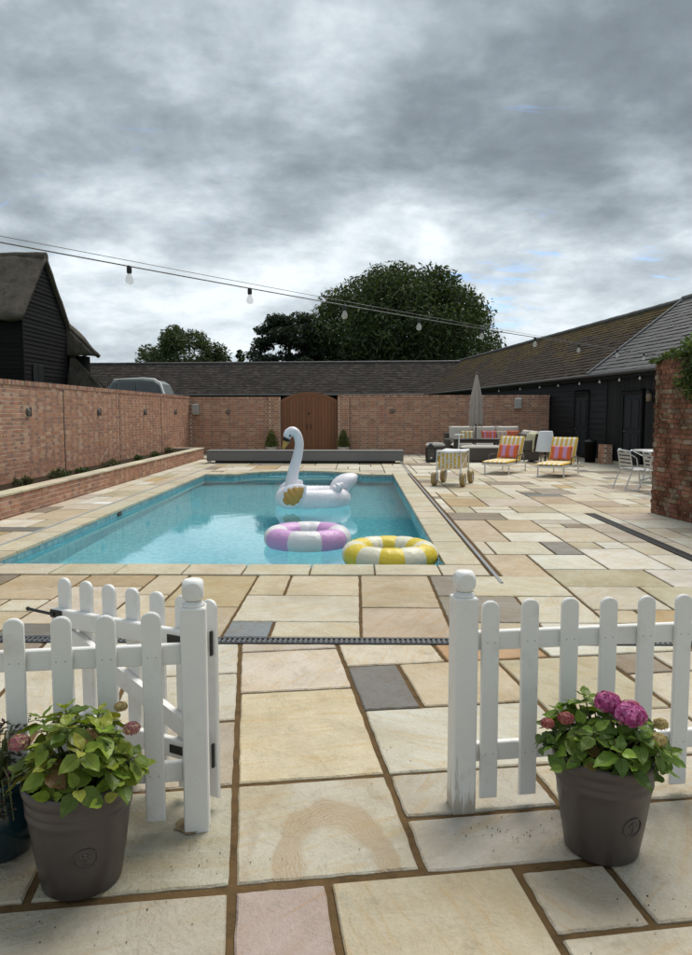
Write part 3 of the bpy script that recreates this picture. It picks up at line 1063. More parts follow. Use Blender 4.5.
def brick_coping(parent, length, z, depth, rg, M, over=.02, gaps=()):
    mb = MB()
    x = 0.0
    while x < length - .05:
        c = jit(rg, rg.choice(BR_PAL), .12, .05)
        h = rg.uniform(-.002, .002)
        mb.box(x, x + .065, -over, depth + over, z, z + .088 + h, c, M)
        x += .075
    mb.box(0, length, -over + .006, depth + over - .006, z - .001, z + .080, (.9, .8, .65), M)
    mb.build('coping_bricks', 'brick', parent, 'stuff')


def build_walls():
    rg = random.Random(21)
    # --- left wall, x = -6.35, running from y 5.0 to 27.4; local x along +Y reversed so that it faces +X
    w = thing('garden_wall', 'long red brick garden wall down the left side of the pool', 'wall', (-6.35, 5.0, 0), 0)
    L = 22.4
    M = Matrix.Rotation(radians(90), 4, 'Z')          # local x -> +Y, local -y -> +X
    MB().box(0, L, .0015, .215, -.05, 2.099, (1, 1, 1), M).build('mortar_core', 'mortar', w)
    gaps = (6.85, 10.55, 14.2, 18.3)
    brick_face(w, L, 2.10, rg, 300, sort=lambda it: (it[0] < 6.4, -(it[2] > .45), it[0]), gaps=gaps, M=M)
    brick_coping(w, L, 2.103, .215, rg, M)
    for g in gaps:
        MB().box(g - .016, g + .016, -.007, .03, 0, 2.08, (1, 1, 1), M).build('movement_joint', 'dark_channel', w)
    # --- back wall in two lengths beside the door
    def back(name, label, x0, x1, h, y=27.4):
        b = thing(name, label, 'wall', (x0, y, 0), 0)
        LL = x1 - x0
        MB().box(0, LL, .0015, .215, -.05, h - .105).build('mortar_core', 'mortar', b)
        brick_face(b, LL, round((h - .105) / .075) * .075 - .0, rg, 0)
        brick_coping(b, LL, h - .10, .215, rg, Matrix())
        return b
    b1 = back('garden_wall', 'short red brick wall between left corner and the arched wooden door', -6.352, -2.93, 2.18)
    b2 = back('garden_wall', 'red brick wall behind the sofa, right of the arched wooden door', -.73, 7.25, 2.25)
    for b, x in ((b1, 3.422 - .42), (b2, 0.0)):
        M = Matrix.Translation((x, -.10, 0))
        MB().box(0.002, .418, .0015, .095, -.05, 2.16, (1, 1, 1), M).build('pier_core', 'mortar', b)
        brick_face(b, .42, 2.175, rg, 0, M=M)
        for sx, rz in ((0.0, -90), (.42, 90)):
            M2 = Matrix.Translation((x + sx, -.10 if rz > 0 else 0.0, 0)) @ Matrix.Rotation(radians(rz), 4, 'Z')
            brick_face(b, .10, 2.175, rg, 0, M=M2)
    for x in (5.0,):
        MB().box(x - .014, x + .014, -.008, .02, 0, 2.12).build('movement_joint', 'dark_channel', b2)
    # --- raised bed
    rb = thing('raised_bed', 'low brick raised bed with stone top along the left wall', 'raised bed', (-5.30, 5.0, 0), 0)
    M = Matrix.Rotation(radians(90), 4, 'Z')
    L = 19.8
    MB().box(0, L, .0015, .215, -.05, .335, (1, 1, 1), M).build('mortar_core', 'mortar', rb)
    brick_face(rb, L, .375, rg, 150, sort=lambda it: (it[0] < 5.2, it[0]), M=M, z0=-.041)
    M3 = Matrix.Translation((-1.03, L, 0)) @ Matrix.Rotation(radians(180), 4, 'Z') @ Matrix.Translation((-1.03, 0, 0))
    MB().box(-.985, -.02, L - .2, L - .0015, -.05, .335).build('end_core', 'mortar', rb)
    brick_face(rb, 1.02, .375, rg, 0, M=M3, z0=-.041)
    ys = frange(0, L + .02, .62)
    for a, b in zip(ys, ys[1:]):
        c = jit(rg, (1, 1, 1), .12, .03)
        MB().cbox(-.25, .03, a + .004, b - .004, .337, .375, .006, c).build('coping_slab', 'coping_stone', rb)
    MB().cbox(-1.03, -.255, L - .23, L + .02, .337, .375, .006).build('coping_slab', 'coping_stone', rb)
    MB().box(-1.03, -.216, 0, L - .21, .05, .31).build('soil', 'soil', rb)


build_walls()

# ------------------------------------------------------------------ foliage helpers
def leaf_cloud(mb, pts_fn, n, size, cols, rg, up=0.35):
    for _ in range(n):
        p, nrm = pts_fn()
        d = Vector((rg.gauss(0, 1), rg.gauss(0, 1), rg.gauss(0, 1)))
        d = (d.normalized() + nrm * 0.6 + Vector((0, 0, up))).normalized()
        a = d.cross(Vector((rg.gauss(0, 1), rg.gauss(0, 1), rg.gauss(0, 1)))).normalized()
        b = d.cross(a)
        s = size * rg.uniform(.55, 1.25)
        w = s * rg.uniform(.45, .75)
        c = rg.choice(cols)
        k = rg.uniform(.7, 1.25)
        c = (c[0] * k, c[1] * k, c[2] * k)
        mb.add([p - a * s, p - b * w * .6 + d * s * .12, p + a * s, p + b * w * .6 + d * s * .12], [(0, 1, 2, 3)], c)


def crown_sampler(lobes, rg):
    wt = [l[3] * l[4] + l[4] * l[5] + l[3] * l[5] for l in lobes]
    def fn():
        x, y, z, rx, ry, rz = rg.choices(lobes, wt)[0]
        while True:
            d = Vector((rg.gauss(0, 1), rg.gauss(0, 1), rg.gauss(0, 1))).normalized()
            r = rg.random() ** 0.33
            if r < .35: continue
            r *= rg.choice((.86, .93, 1.0, 1.07))
            p = Vector((x + d.x * rx * r, y + d.y * ry * r, z + d.z * rz * r))
            nz = mnoise.noise(p * .9)
            if nz < -.42: continue
            return p, d
    return fn


def make_tree(name, label, base, height, spread, rg, n, size, cols, squash=.8, low=.25, lobes_n=26, cat='tree', group=None, depth=None):
    t = thing(name, label, cat, (base[0], base[1], 0), 0, group)
    depth = depth or spread
    lobes = []
    for i in range(lobes_n):
        a = i * 2.39996 + rg.uniform(-.3, .3)
        hz = low + (1 - low) * ((i * .414214) % 1.0)
        g = (hz - low) / (1 - low)
        env = max(0.0, 1 - g ** 4.5) ** .5
        rr = rg.uniform(.15, .27) * spread * (1.15 - .3 * g) * (1.35 if spread < 6 else 1)
        f = rg.choice((1, 1, .95, .85, .5))
        x, y = cos(a) * f * env * (spread - rr), sin(a) * f * env * (depth - rr)
        z = hz * (height - rr * squash)
        lobes.append((x, y, z, rr, rr, rr * squash))
    mb = MB()
    leaf_cloud(mb, crown_sampler(lobes, rg), n, size, cols, rg)
    mb.build('crown', 'foliage', t)
    tr = MB()
    tr.tube([(0, 0, -.1), (.05, 0, height * .18), (.1, .05, height * .36), (0, 0, height * .7)], [height * .045, height * .034, height * .028, height * .01], 9)
    for l in lobes[:9]:
        tr.tube([(.05, 0, height * .25), (l[0] * .5, l[1] * .5, l[2] * .7 + .1 * height), (l[0], l[1], l[2])], [height * .018, height * .011, height * .004], 6)
    tr.build('trunk', 'bark', t)
    return t


OAK = [(.045, .070, .022), (.060, .090, .027), (.034, .052, .018), (.080, .112, .034)]
DARK = [(.026, .042, .024), (.036, .056, .028), (.020, .033, .019)]
LIGHT = [(.060, .085, .030), (.078, .108, .038), (.046, .066, .025)]


def build_trees():
    rg = random.Random(8)
    make_tree('oak_tree', 'largest broad dark green tree rising behind the long barn roof', (4.3, 68), 15.3, 10.1, rg, 95000, .235, OAK, lobes_n=230, low=.12)
    # dark evergreen with tiers
    t = thing('evergreen_tree', 'dark evergreen with feathery tiers at the left flank of largest tree', 'tree', (-6.2, 66, 0))
    lobes = []
    for i in range(120):
        z = rg.uniform(2.5, 10.2)
        sp = 4.2 * (1 - (max(0, z - 6.0) / 5.0) ** 2) + .3
        a = rg.uniform(0, 2 * pi)
        lobes.append((cos(a) * sp * rg.uniform(.3, .95), sin(a) * sp * rg.uniform(.3, .95), z, rg.uniform(.7, 1.3), rg.uniform(.7, 1.3), rg.uniform(.3, .6)))
    mb = MB()
    leaf_cloud(mb, crown_sampler(lobes, rg), 26000, .20, DARK, rg)
    mb.build('crown', 'foliage', t)
    tb = MB().tube([(0, 0, -.1), (0, 0, 5), (.1, 0, 10)], [.4, .25, .06], 8)
    for l in lobes[:12]: tb.tube([(0, 0, l[2] - .6), (l[0], l[1], l[2])], [.1, .03], 5)
    tb.build('trunk', 'bark', t)
    make_tree('round_tree', 'rounded green tree alone behind barn roof on the left', (-16.2, 68), 9.8, 4.9, rg, 36000, .19, LIGHT, lobes_n=60, low=.2)
    make_tree('small_tree', 'slim pale bush-like treetop peeping over roof between two bigger trees', (-10.9, 69), 7.6, 1.1, rg, 2400, .2, LIGHT, lobes_n=16, low=.3)


build_trees()

# ------------------------------------------------------------------ barns
def slope_tiles(parent, name, mat, x0, z0, x1, z1, ya, yb, rg, tw=.26, ex=.19, cols=None, kind='stuff', lift=.0, sag=None):
    """courses of tiles on a roof slope from eave (x0,z0) to ridge (x1,z1), along local y"""
    mb = MB()
    L = hypot(x1 - x0, z1 - z0)
    ux, uz = (x1 - x0) / L, (z1 - z0) / L
    nx, nz = -uz, ux
    if nz < 0: nx, nz = -nx, -nz
    nc = int(L / ex)
    exx = L / nc
    for i in range(nc):
        s0, s1 = i * exx - .03, (i + 1) * exx + .03
        y = ya - (tw / 2 if i % 2 else 0)
        while y < yb:
            a, b = max(ya, y + .003), min(yb, y + tw - .003)
            y += tw
            if b - a < .05: continue
            c = jit(rg, rg.choice(cols or [(1, 1, 1)]), .22, .05)
            h0, h1 = .030 + lift + rg.uniform(-.006, .008), .006 + lift
            d = rg.uniform(-.008, .008)
            sg = sag((a + b) / 2, s0 / L) if sag else 0
            q = [(x0 + ux * (s0 + d) + nx * h0, yy, z0 + uz * (s0 + d) + nz * h0 + sg) for yy in (a, b)]
            q2 = [(x0 + ux * s1 + nx * h1, yy, z0 + uz * s1 + nz * h1 + sg) for yy in (b, a)]
            lo = [(x0 + ux * (s0 + d) + nx * (h0 - .022), yy, z0 + uz * (s0 + d) + nz * (h0 - .022) + sg) for yy in (a, b)]
            mb.add(q + q2 + lo, [(0, 1, 2, 3), (4, 5, 1, 0)], c)
    return mb.build(name, mat, parent, kind)


def roof_slab(parent, x0, z0, x1, z1, ya, yb, mat, th=.1, name='roof_deck'):
    L = hypot(x1 - x0, z1 - z0)
    nx, nz = -(z1 - z0) / L, (x1 - x0) / L
    if nz < 0: nx, nz = -nx, -nz
    mb = MB()
    pts = [(x0, z0), (x1, z1), (x1 - nx * th, z1 - nz * th), (x0 - nx * th, z0 - nz * th)]
    vs = [(p[0], ya, p[1]) for p in pts] + [(p[0], yb, p[1]) for p in pts]
    mb.add(vs, [(0, 1, 2, 3), (7, 6, 5, 4), (0, 4, 5, 1), (1, 5, 6, 2), (2, 6, 7, 3), (3, 7, 4, 0)])
    return mb.build(name, mat, parent)


def plank_door(parent, y0, y1, h, rg, x=-.0):
    """framed door standing in a wall that faces local -x"""
    d = MB().box(x - .012, x + .03, y0, y1, .06, h).build('door', 'black_board', parent)
    d.color = (1.5, 1.6, 1.75, 1)
    w = y1 - y0
    fr = MB()
    fr.cbox(x - .05, x + .03, y0 - .10, y0 - .002, .06, h + .10, .006)
    fr.cbox(x - .05, x + .03, y1 + .002, y1 + .10, .06, h + .10, .006)
    fr.cbox(x - .05, x + .03, y0 - .001, y1 + .001, h + .002, h + .10, .006)
    fr.cbox(x - .13, x + .02, y0 - .16, y1 + .16, h + .103, h + .135, .006)
    fr.build('door_frame', 'black_board', d)
    for a, b, z0, z1 in ((.10, .46, .18, .95), (.54, .90, .18, .95), (.10, .46, 1.12, h - .15), (.54, .90, 1.12, h - .15)):
        pa = MB()
        pa.cbox(x - .03, x - .0125, y0 + w * a, y0 + w * b, z0, z1, .008)
        pa.build('door_panel', 'black_board', d).color = (1.7, 1.8, 2.0, 1)
    hb = MB().tube([(x - .012, y1 - .10, 1.03), (x - .06, y1 - .10, 1.03), (x - .065, y1 - .20, 1.03)], .010, 6)
    hb.build('handle', 'aluminium', d)
    return d


def build_right_barn():
    rg = random.Random(31)
    A = radians(6.9)
    b = thing('weatherboard_barn', 'long low black weatherboarded barn with mossy and slate roofs on the right', 'building', (7.95, 22.2, 0), A)
    Y0, YS, Y1 = -13.5, 1.6, 34.0
    EZ, RZ, HS = 2.93, 5.22, 3.0
    MB().box(.05, 2 * HS - .05, Y0, Y1, -.05, EZ - .08).build('wall_core', 'black_board_far', b)
    # gable infill
    mb = MB()
    for y in (Y0 + .02, Y1 - .02):
        mb.add([(0.05, y, EZ - .08), (2 * HS - .05, y, EZ - .08), (HS, y, RZ - .1)], [(0, 1, 2)])
    mb.build('gable_wall', 'black_board_far', b)
    doors = ((-1.42, -.42, 2.12), (2.05, 3.05, 2.14))
    def solid(y0, y1, z0, z1):
        """stretches of a board at this height that miss the doors"""
        segs = [(y0, y1)]
        for a, c, h in doors:
            if z0 < h + .10:
                out = []
                for s, e in segs:
                    if e <= a - .10 or s >= c + .10: out.append((s, e)); continue
                    if s < a - .10: out.append((s, a - .105))
                    if e > c + .10: out.append((c + .105, e))
                segs = out
        return segs
    # horizontal boards beyond local y .7, each a plank of its own
    z = .14
    H = .185
    while z < EZ - .12:
        cuts = [.72, 5.3, 12.0, 22.0, Y1]
        for s0, s1 in zip(cuts, cuts[1:]):
            for s, e in solid(s0 + .002, s1 - .002, z, z + H):
                if e - s < .05: continue
                mb = MB()
                vs = []
                for y in (s, e):
                    vs += [(.049, y, z - .015), (-.012, y, z - .015), (.012, y, z + H), (.049, y, z + H)]
                mb.add(vs, [(0, 1, 2, 3), (7, 6, 5, 4), (1, 5, 6, 2), (0, 4, 5, 1), (3, 2, 6, 7)])
                mb.build('weatherboard', 'black_board', b).color = (*jit(rg, (1.15, 1.2, 1.25), .25), 1)
        z += H
    # vertical boards nearer
    y = Y0
    while y < .70:
        e = min(y + .16, .70)
        cut = None
        zs = [(.10, EZ - .10)]
        for a, c, h in doors:
            if e > a - .10 and y < c + .10: zs = [(h + .14, EZ - .10)]
        for z0, z1 in zs:
            MB().cbox(-.004 - rg.random() * .006, .049, y + .003, e - .003, z0, z1, .004).build('upright_board', 'black_board', b).color = (*jit(rg, (1, 1, 1), .3), 1)
        y += .16
    MB().cbox(-.03, .045, .66, .76, .1, EZ - .12, .006).build('corner_post', 'black_board', b)
    for a, c, h in doors: plank_door(b, a, c, h, rg)
    MB().cbox(-.06, .048, Y0, doors[0][0] - .1, -.02, .098, .008, (.8, .8, .8)).build('plinth', 'coping_stone', b)
    MB().cbox(-.06, .048, doors[0][1] + .1, doors[1][0] - .1, -.02, .098, .008, (.8, .8, .8)).build('plinth', 'coping_stone', b)
    MB().cbox(-.06, .048, doors[1][1] + .1, 6.0, -.02, .098, .008, (.8, .8, .8)).build('plinth', 'coping_stone', b)
    for a, c, h in doors:
        MB().cbox(-.10, .048, a - .098, c + .098, -.02, .055, .008, (.8, .8, .8)).build('door_step', 'coping_stone', b)
    # roofs
    def sag(y, s):
        return -.05 * sin(max(0, min(1, (y - YS) / (Y1 - YS))) * pi * 3) * .6 + .03 * sin(y * .9)
    ov = .22
    k = (RZ - EZ) / HS
    roof_slab(b, -ov, EZ - ov * k, HS, RZ, YS, Y1, 'old_tile', .08)
    roof_slab(b, 2 * HS + ov, EZ - ov * k, HS, RZ, YS, Y1, 'old_tile', .08)
    slope_tiles(b, 'roof_tiles', 'mossy_tile', -ov, EZ - ov * k, HS, RZ, YS, Y1, rg, .27, .20, [(1, 1, 1), (.88, .88, .88), (1.1, 1.05, 1)])
    roof_slab(b, -ov, EZ - ov * k + .06, HS, RZ + .06, Y0 - .1, YS, 'slate', .10)
    roof_slab(b, 2 * HS + ov, EZ - ov * k + .06, HS, RZ + .06, Y0 - .1, YS, 'slate', .10)
    slope_tiles(b, 'roof_slates', 'slate', -ov, EZ - ov * k + .06, HS, RZ + .06, Y0 - .1, YS - .06, rg, .30, .21, [(1, 1, 1), (.8, .8, .82), (1.15, 1.12, 1.1), (.95, .9, .9)])
    # verge flashing where the slate roof ends, ridges, gutter, fascia
    L = hypot(HS + ov, k * (HS + ov))
    vf = MB()
    u = Vector((HS + ov, 0, k * (HS + ov))).normalized()
    nn = Vector((-u.z, 0, u.x))
    p0 = Vector((-ov - .03, YS, EZ - ov * k + .05))
    vs = [p0 + nn * a + Vector((0, y, 0)) + u * s for s in (0, L + .05) for y, a in ((-.055, .0), (-.055, .058), (.055, .058), (.055, -.05))]
    vf.add(vs, [(0, 1, 2, 3), (7, 6, 5, 4), (0, 4, 5, 1), (1, 5, 6, 2), (2, 6, 7, 3)])
    vf.build('verge_flashing', 'lead', b)
    for ya, yb, z, c in ((YS + .1, Y1, RZ, (.55, .52, .48)), (Y0 - .1, YS + .1, RZ + .06, (.8, .8, .8))):
        y = ya
        while y < yb:
            e = min(yb, y + .45)
            mb = MB()
            mb.tube([(HS, y + .004, z + .01 + rg.uniform(-.008, .008)), (HS, e - .004, z + .01)], .115, 8, jit(rg, c, .15))
            mb.build('ridge_tile', 'lead', b)
            y += .45
    MB().cbox(-ov + .04, -ov + .07, Y0, Y1, EZ - .30, EZ - .14, .005).build('fascia', 'black_board', b)
    gt = MB().tube([(-ov - .06, Y0, EZ - .17), (-ov - .06, Y1, EZ - .19)], .055, 8)
    gt.build('gutter', 'dark_top', b)
    return b, A


barn, BA = build_right_barn()


def barn_pt(x, y, z):
    return (7.95 + x * cos(BA) - y * sin(BA), 22.2 + x * sin(BA) + y * cos(BA), z)


def build_back_barn():
    rg = random.Random(41)
    A = radians(-4.2 - 90)
    # local y runs along the ridge (from left to right in the view), local -x faces the courtyard
    b = thing('tiled_barn', 'long low barn with dark lichen-spotted tile roof behind back wall', 'building', (-30.0, 51.3, 0), A + pi)
    b.rotation_euler = (0, 0, radians(-94.2))
    b.scale = (-1, 1, 1)
    b.scale = (1, 1, 1)
    # with this turn local +y points to world +x ... local x points away from the yard when negated
    Y1 = 41.0
    EZ, RZ, HS = 2.95, 5.12, 3.1
    k = (RZ - EZ) / HS
    s = -1          # the yard side lies at local x = +0 .. roof rises towards -x
    MB().box(-2 * HS + .05, -.05, 0, Y1, -.05, EZ - .1).build('wall_core', 'black_board_far', b)
    roof_slab(b, .25, EZ - .25 * k, -HS, RZ, -.2, Y1, 'old_tile', .1)
    roof_slab(b, -2 * HS - .25, EZ - .25 * k, -HS, RZ, -.2, Y1, 'old_tile', .1)
    slope_tiles(b, 'roof_tiles', 'old_tile', .25, EZ - .25 * k, -HS, RZ, -.2, Y1, rg, .28, .20, [(1, 1, 1), (.75, .75, .75), (1.3, 1.25, 1.2), (.9, .85, .8)])
    mb = MB()
    y = -.2
    while y < Y1:
        MB().tube([(-HS, y + .004, RZ + .01 + rg.uniform(-.012, .012)), (-HS, min(Y1, y + .5) - .004, RZ + .01)], .11, 8, jit(rg, (.5, .48, .46), .2)).build('ridge_tile', 'lead', b)
        y += .5
    MB().cbox(.18, .21, 0, Y1, EZ - .34, EZ - .18, .004).build('fascia', 'black_board_far', b)
    MB().tube([(.31, 0, EZ - .2), (.31, Y1, EZ - .2)], .055, 6).build('gutter', 'gutter', b)
    z = .2
    while z < EZ - .3:
        mb = MB()
        mb.add([(-.05, 0, z), (.02, 0, z), (-.01, 0, z + .22), (-.05, 0, z + .22), (-.05, Y1, z), (.02, Y1, z), (-.01, Y1, z + .22), (-.05, Y1, z + .22)], [(1, 2, 6, 5), (0, 1, 5, 4), (0, 3, 2, 1), (4, 5, 6, 7)])
        mb.build('weatherboard', 'black_board_far', b)
        z += .22
    MB().box(-2 * HS + .05, -.05, -.02, .0, EZ - .2, EZ - .1).build('end_board', 'black_board_far', b)


build_back_barn()


def thatch_slope(parent, pts, th, rg, name='thatch'):
    """thick thatched plane over a quad (eave a, eave b, ridge c, ridge d), soft edges"""
    a, b, c, d = [Vector(p) for p in pts]
    nu, nv = 26, 14
    nrm = (b - a).cross(d - a).normalized()
    if nrm.z < 0: nrm = -nrm
    mb = MB()
    vs = []
    for layer in (1, 0):
        for j in range(nv + 1):
            for i in range(nu + 1):
                f, g = i / nu, j / nv
                p = a.lerp(b, f).lerp(d.lerp(c, f), g)
                e = min(f, 1 - f, g) * 14
                t = th * (1 if layer else 0) * min(1, .72 + .28 * e)
                w = mnoise.noise(p * 1.3) * .09 + mnoise.noise(p * 4.1) * .04 if layer else 0
                if j == 0: w += rg.uniform(-.03, .03)
                vs.append(p + nrm * (t + w) + (Vector((rg.uniform(-.04, .04), rg.uniform(-.04, .04), rg.uniform(-.05, .05))) if j == 0 else Vector()))
    N = (nu + 1) * (nv + 1)
    fs = []
    for j in range(nv):
        for i in range(nu):
            q = (j * (nu + 1) + i, j * (nu + 1) + i + 1, (j + 1) * (nu + 1) + i + 1, (j + 1) * (nu + 1) + i)
            fs.append(q)
            fs.append(tuple(N + k for k in q[::-1]))
    rim = [i for i in range(nu + 1)] + [(j + 1) * (nu + 1) + nu for j in range(nv)] + [nv * (nu + 1) + nu - 1 - i for i in range(nu)] + [(nv - 1 - j) * (nu + 1) for j in range(nv - 1)]
    for k in range(len(rim)):
        p, q = rim[k], rim[(k + 1) % len(rim)]
        fs.append((p, N + p, N + q, q))
    mb.add(vs, fs, (1, 1, 1), True)
    return mb.build(name, 'thatch', parent)


def build_thatched_barn():
    rg = random.Random(51)
    X, Y0, Y1 = -18.2, 39.4, 45.4
    b = thing('thatched_barn', 'tall black weatherboarded barn with thick thatched roof, left edge', 'building', (X, Y0, 0))
    D = Y1 - Y0
    EZ, RZ = 6.9, 10.35
    W = 14.0
    MB().box(-W, -.04, .04, D - .04, -.05, EZ).build('wall_core', 'black_board_far', b)
    MB().add([(-.04, .04, EZ), (-.04, D - .04, EZ), (-.04, D / 2, RZ - .1)], [(0, 1, 2)]).build('gable_core', 'black_board_far', b)
    # boards on the gable (facing +x) and on the front (facing -y)
    z, H = .2, .235
    while z < RZ - .35:
        if z + H < EZ: s, e = 0, D
        else:
            f = max(0, (z - EZ) / (RZ - EZ))
            s, e = D / 2 * f, D - D / 2 * f
        mb = MB()
        ee = .03 + rg.random() * .02
        mb.add([(-.039, s, z), (ee, s, z - .01), (.004, s, z + H), (-.039, s, z + H), (-.039, e, z), (ee, e, z - .01), (.004, e, z + H), (-.039, e, z + H)],
               [(1, 5, 6, 2), (0, 4, 5, 1), (0, 1, 2, 3), (7, 6, 5, 4)])
        mb.build('weatherboard', 'black_board_far', b).color = (*jit(rg, (1.1, 1.1, 1.15), .35), 1)
        if z + H < EZ + .1:
            mb = MB()
            mb.add([(-W, .039, z), (-W, -.03, z - .01), (-W, .0, z + H), (-.02, .039, z), (-.02, -.03, z - .01), (-.02, .0, z + H)], [(1, 4, 5, 2), (0, 3, 4, 1), (3, 5, 4)])
            mb.build('weatherboard', 'black_board_far', b).color = (*jit(rg, (1.1, 1.1, 1.15), .35), 1)
        z += H
    MB().cbox(-.06, .06, -.06, .06, 0, EZ, .01).build('corner_post', 'black_board_far', b)
    sh = MB()
    sh.cbox(.03, .09, 1.0, 2.3, 2.9, 4.3, .01)
    sh.cbox(.09, .11, 1.62, 1.68, 2.9, 4.3, .005)
    sh.build('shutter', 'black_board', b).color = (1.6, 1.6, 1.6, 1)
    k = (RZ - EZ) / (D / 2)
    ov = .35
    thatch_slope(b, ((-W, -ov, EZ - ov * k), (.20, -ov, EZ - ov * k), (.20, D / 2, RZ), (-W, D / 2, RZ)), .32, rg)
    thatch_slope(b, ((.20, D + ov, EZ - ov * k), (-W, D + ov, EZ - ov * k), (-W, D / 2, RZ), (.20, D / 2, RZ)), .32, rg)
    rdg = MB()
    pts = [(-W + (W + .20) * i / 24, D / 2 + rg.uniform(-.03, .03), RZ + .16 + rg.uniform(-.03, .03)) for i in range(25)]
    rdg.tube(pts, .30, 8)
    rdg.build('ridge_roll', 'thatch', b)
    # lower wing behind: hipped thatch, wall under it and a lean-to roof
    y2 = D + .3
    MB().box(-4.0, .9, y2 + .2, y2 + 1.2, -.05, 5.15).build('wing_wall', 'black_board_far', b)
    thatch_slope(b, ((1.75, y2 - .1, 5.10), (1.45, y2 + 1.3, 5.10), (-2.2, y2 + 1.3, 9.0), (-2.2, y2 + .1, 9.0)), .22, rg)
    thatch_slope(b, ((-4.0, y2 - .1, 5.10), (1.75, y2 - .1, 5.10), (-2.2, y2 + .3, 9.0), (-4.0, y2 + .3, 9.0)), .22, rg)
    thatch_slope(b, ((.06, y2 - .75, 2.3), (3.05, y2 - .9, 2.45), (.36, y2 + .05, 5.05), (.06, y2 + .05, 5.05)), .08, rg, 'lean_to_roof')
    MB().add([(.06, y2 + .1, -.05), (2.7, y2 - .2, -.05), (2.7, y2 - .2, 2.5), (.06, y2 + .1, 2.4), (.06, y2 + 1.4, -.05), (2.5, y2 + 1.4, -.05), (2.5, y2 + 1.4, 2.5), (.06, y2 + 1.4, 4.8)],
             [(0, 1, 2, 3), (7, 6, 5, 4), (1, 5, 6, 2), (3, 2, 6, 7)]).build('lean_to_wall', 'black_board_far', b)


build_thatched_barn()


# ------------------------------------------------------------------ arched door in back wall
def build_arched_door():
    d = thing('arched_door', 'brown wooden double door with arched top in the back wall', 'door', (-1.83, 27.42, 0))
    HW = 1.08
    def top(x):
        return 2.02 + .30 * (1 - (x / HW) ** 2)
    n = 18
    w = 2 * HW / n
    rg = random.Random(3)
    for i in range(n):
        a, c = -HW + i * w, -HW + (i + 1) * w
        g = .012 if i == n // 2 - 1 else .004
        mb = MB()
        poly = [(a + .003, .04), (c - g, .04), (c - g, top(c)), ((a + c) / 2, top((a + c) / 2)), (a + .003, top(a))]
        M = Matrix(((1, 0, 0, 0), (0, 0, 1, 0), (0, 1, 0, 0), (0, 0, 0, 1)))
        mb.prism(poly, .0, .04, (1, 1, 1), M)
        mb.build('door_plank', 'oak_board', d).color = (*jit(rg, (1, 1, 1), .16, .03), 1)
    fr = MB()
    for i in range(n):
        a, c = -HW + i * w, -HW + (i + 1) * w
        vs = [(a, -.012, top(a) - .10), (c, -.012, top(c) - .10), (c, -.012, top(c) + .03), (a, -.012, top(a) + .03), (a, .06, top(a) - .10), (c, .06, top(c) - .10), (c, .06, top(c) + .03), (a, .06, top(a) + .03)]
        fr.add(vs, [(0, 1, 2, 3), (3, 2, 6, 7), (1, 0, 4, 5)])
    fr.build('arch_rail', 'oak_board', d)
    MB().cbox(-.055, .055, -.02, .0, .05, 2.24, .004).build('meeting_rail', 'oak_board', d)
    for s in (-.07, .07):
        MB().tube([(s, -.02, .95), (s, -.07, .97), (s, -.07, 1.12), (s, -.02, 1.14)], .012, 6).build('handle', 'black_iron', d)
    MB().cbox(-.03, .03, -.032, -.02, 1.5, 1.58, .003).build('lock', 'black_iron', d)
    MB().box(-HW, HW, .07, .12, 0, 2.03).build('backing', 'black_board_far', d)


build_arched_door()


def build_cover_box():
    c = thing('pool_cover_box', 'long low grey pool cover housing beyond the far end of pool', 'cover box', (-4.70, 22.4, 0))
    MB().cbox(0, 6.15, 0, .62, .075, .375, .012).build('housing', 'cover_box', c)
    MB().cbox(-.012, 6.162, -.012, .632, .377, .40, .004).build('lid', 'cover_box', c)
    MB().box(.25, 5.9, .10, .55, -.01, .074).build('plinth', 'dark_channel', c)
    for x in (.02, 6.05):
        MB().cbox(x, x + .10, .04, .14, -.0, .0745, .004).build('foot', 'aluminium', c)


build_cover_box()


# ------------------------------------------------------------------ wall lamps and boxes
def round_lamp(loc, rz, label, r=.085):
    o = thing('wall_lamp', label, 'wall lamp', loc, rz, 'round wall lamps')
    M = Matrix.Rotation(radians(90), 4, 'X')       # lathe axis -> local -y
    MB().lathe([(0, 0), (r, 0), (r, .03), (r * .82, .045), (r * .8, .03)], 18, M=M).build('back_plate', 'gutter', o)
    MB().lathe([(r * .8, .032), (r * .7, .05), (r * .4, .062), (0, .066)], 18, M=M).build('lamp_dome', 'opal', o)
    MB().box(-.008, .008, -.072, -.03, -r, r).build('guard_bar', 'gutter', o)
    return o


for y, lb in ((13.85, 'round wall lamp on left brick wall, nearest the left edge'), (17.65, 'round wall lamp, second from the left edge on left brick wall'),
              (21.5, 'round wall lamp, third from the left edge on left brick wall'), (25.1, 'round wall lamp at the far end of left brick wall')):
    round_lamp((-6.346, y, 1.60), radians(90), lb)
round_lamp((-4.9, 27.395, 1.60), 0, 'round wall lamp on the back wall left of the arched door')
round_lamp((1.33, 27.395, 1.62), 0, 'round wall lamp on the back wall right of the arched door')
_p = barn_pt(-.018, 5.6, 2.02)
round_lamp(_p, BA - radians(90), 'round wall lamp on black boards left of the barn doors')


def speaker_box(loc, label):
    o = thing('wall_speaker', label, 'speaker', loc, 0, 'pale wall boxes')
    MB().cbox(-.13, .13, -.15, 0, 0, .40, .02).build('case', 'white_ceramic', o).color = (.75, .75, .74, 1)
    MB().cbox(-.11, .11, -.158, -.1505, .03, .37, .003).build('grille', 'white_ceramic', o).color = (.6, .6, .6, 1)
    MB().box(-.03, .03, -.002, .02, .1, .3).build('bracket', 'gutter', o)


speaker_box((-6.12, 27.375, 1.50), 'pale box speaker on brick wall in the far left corner')
speaker_box((6.05, 27.375, 1.72), 'pale box speaker on brick wall above the sofa')


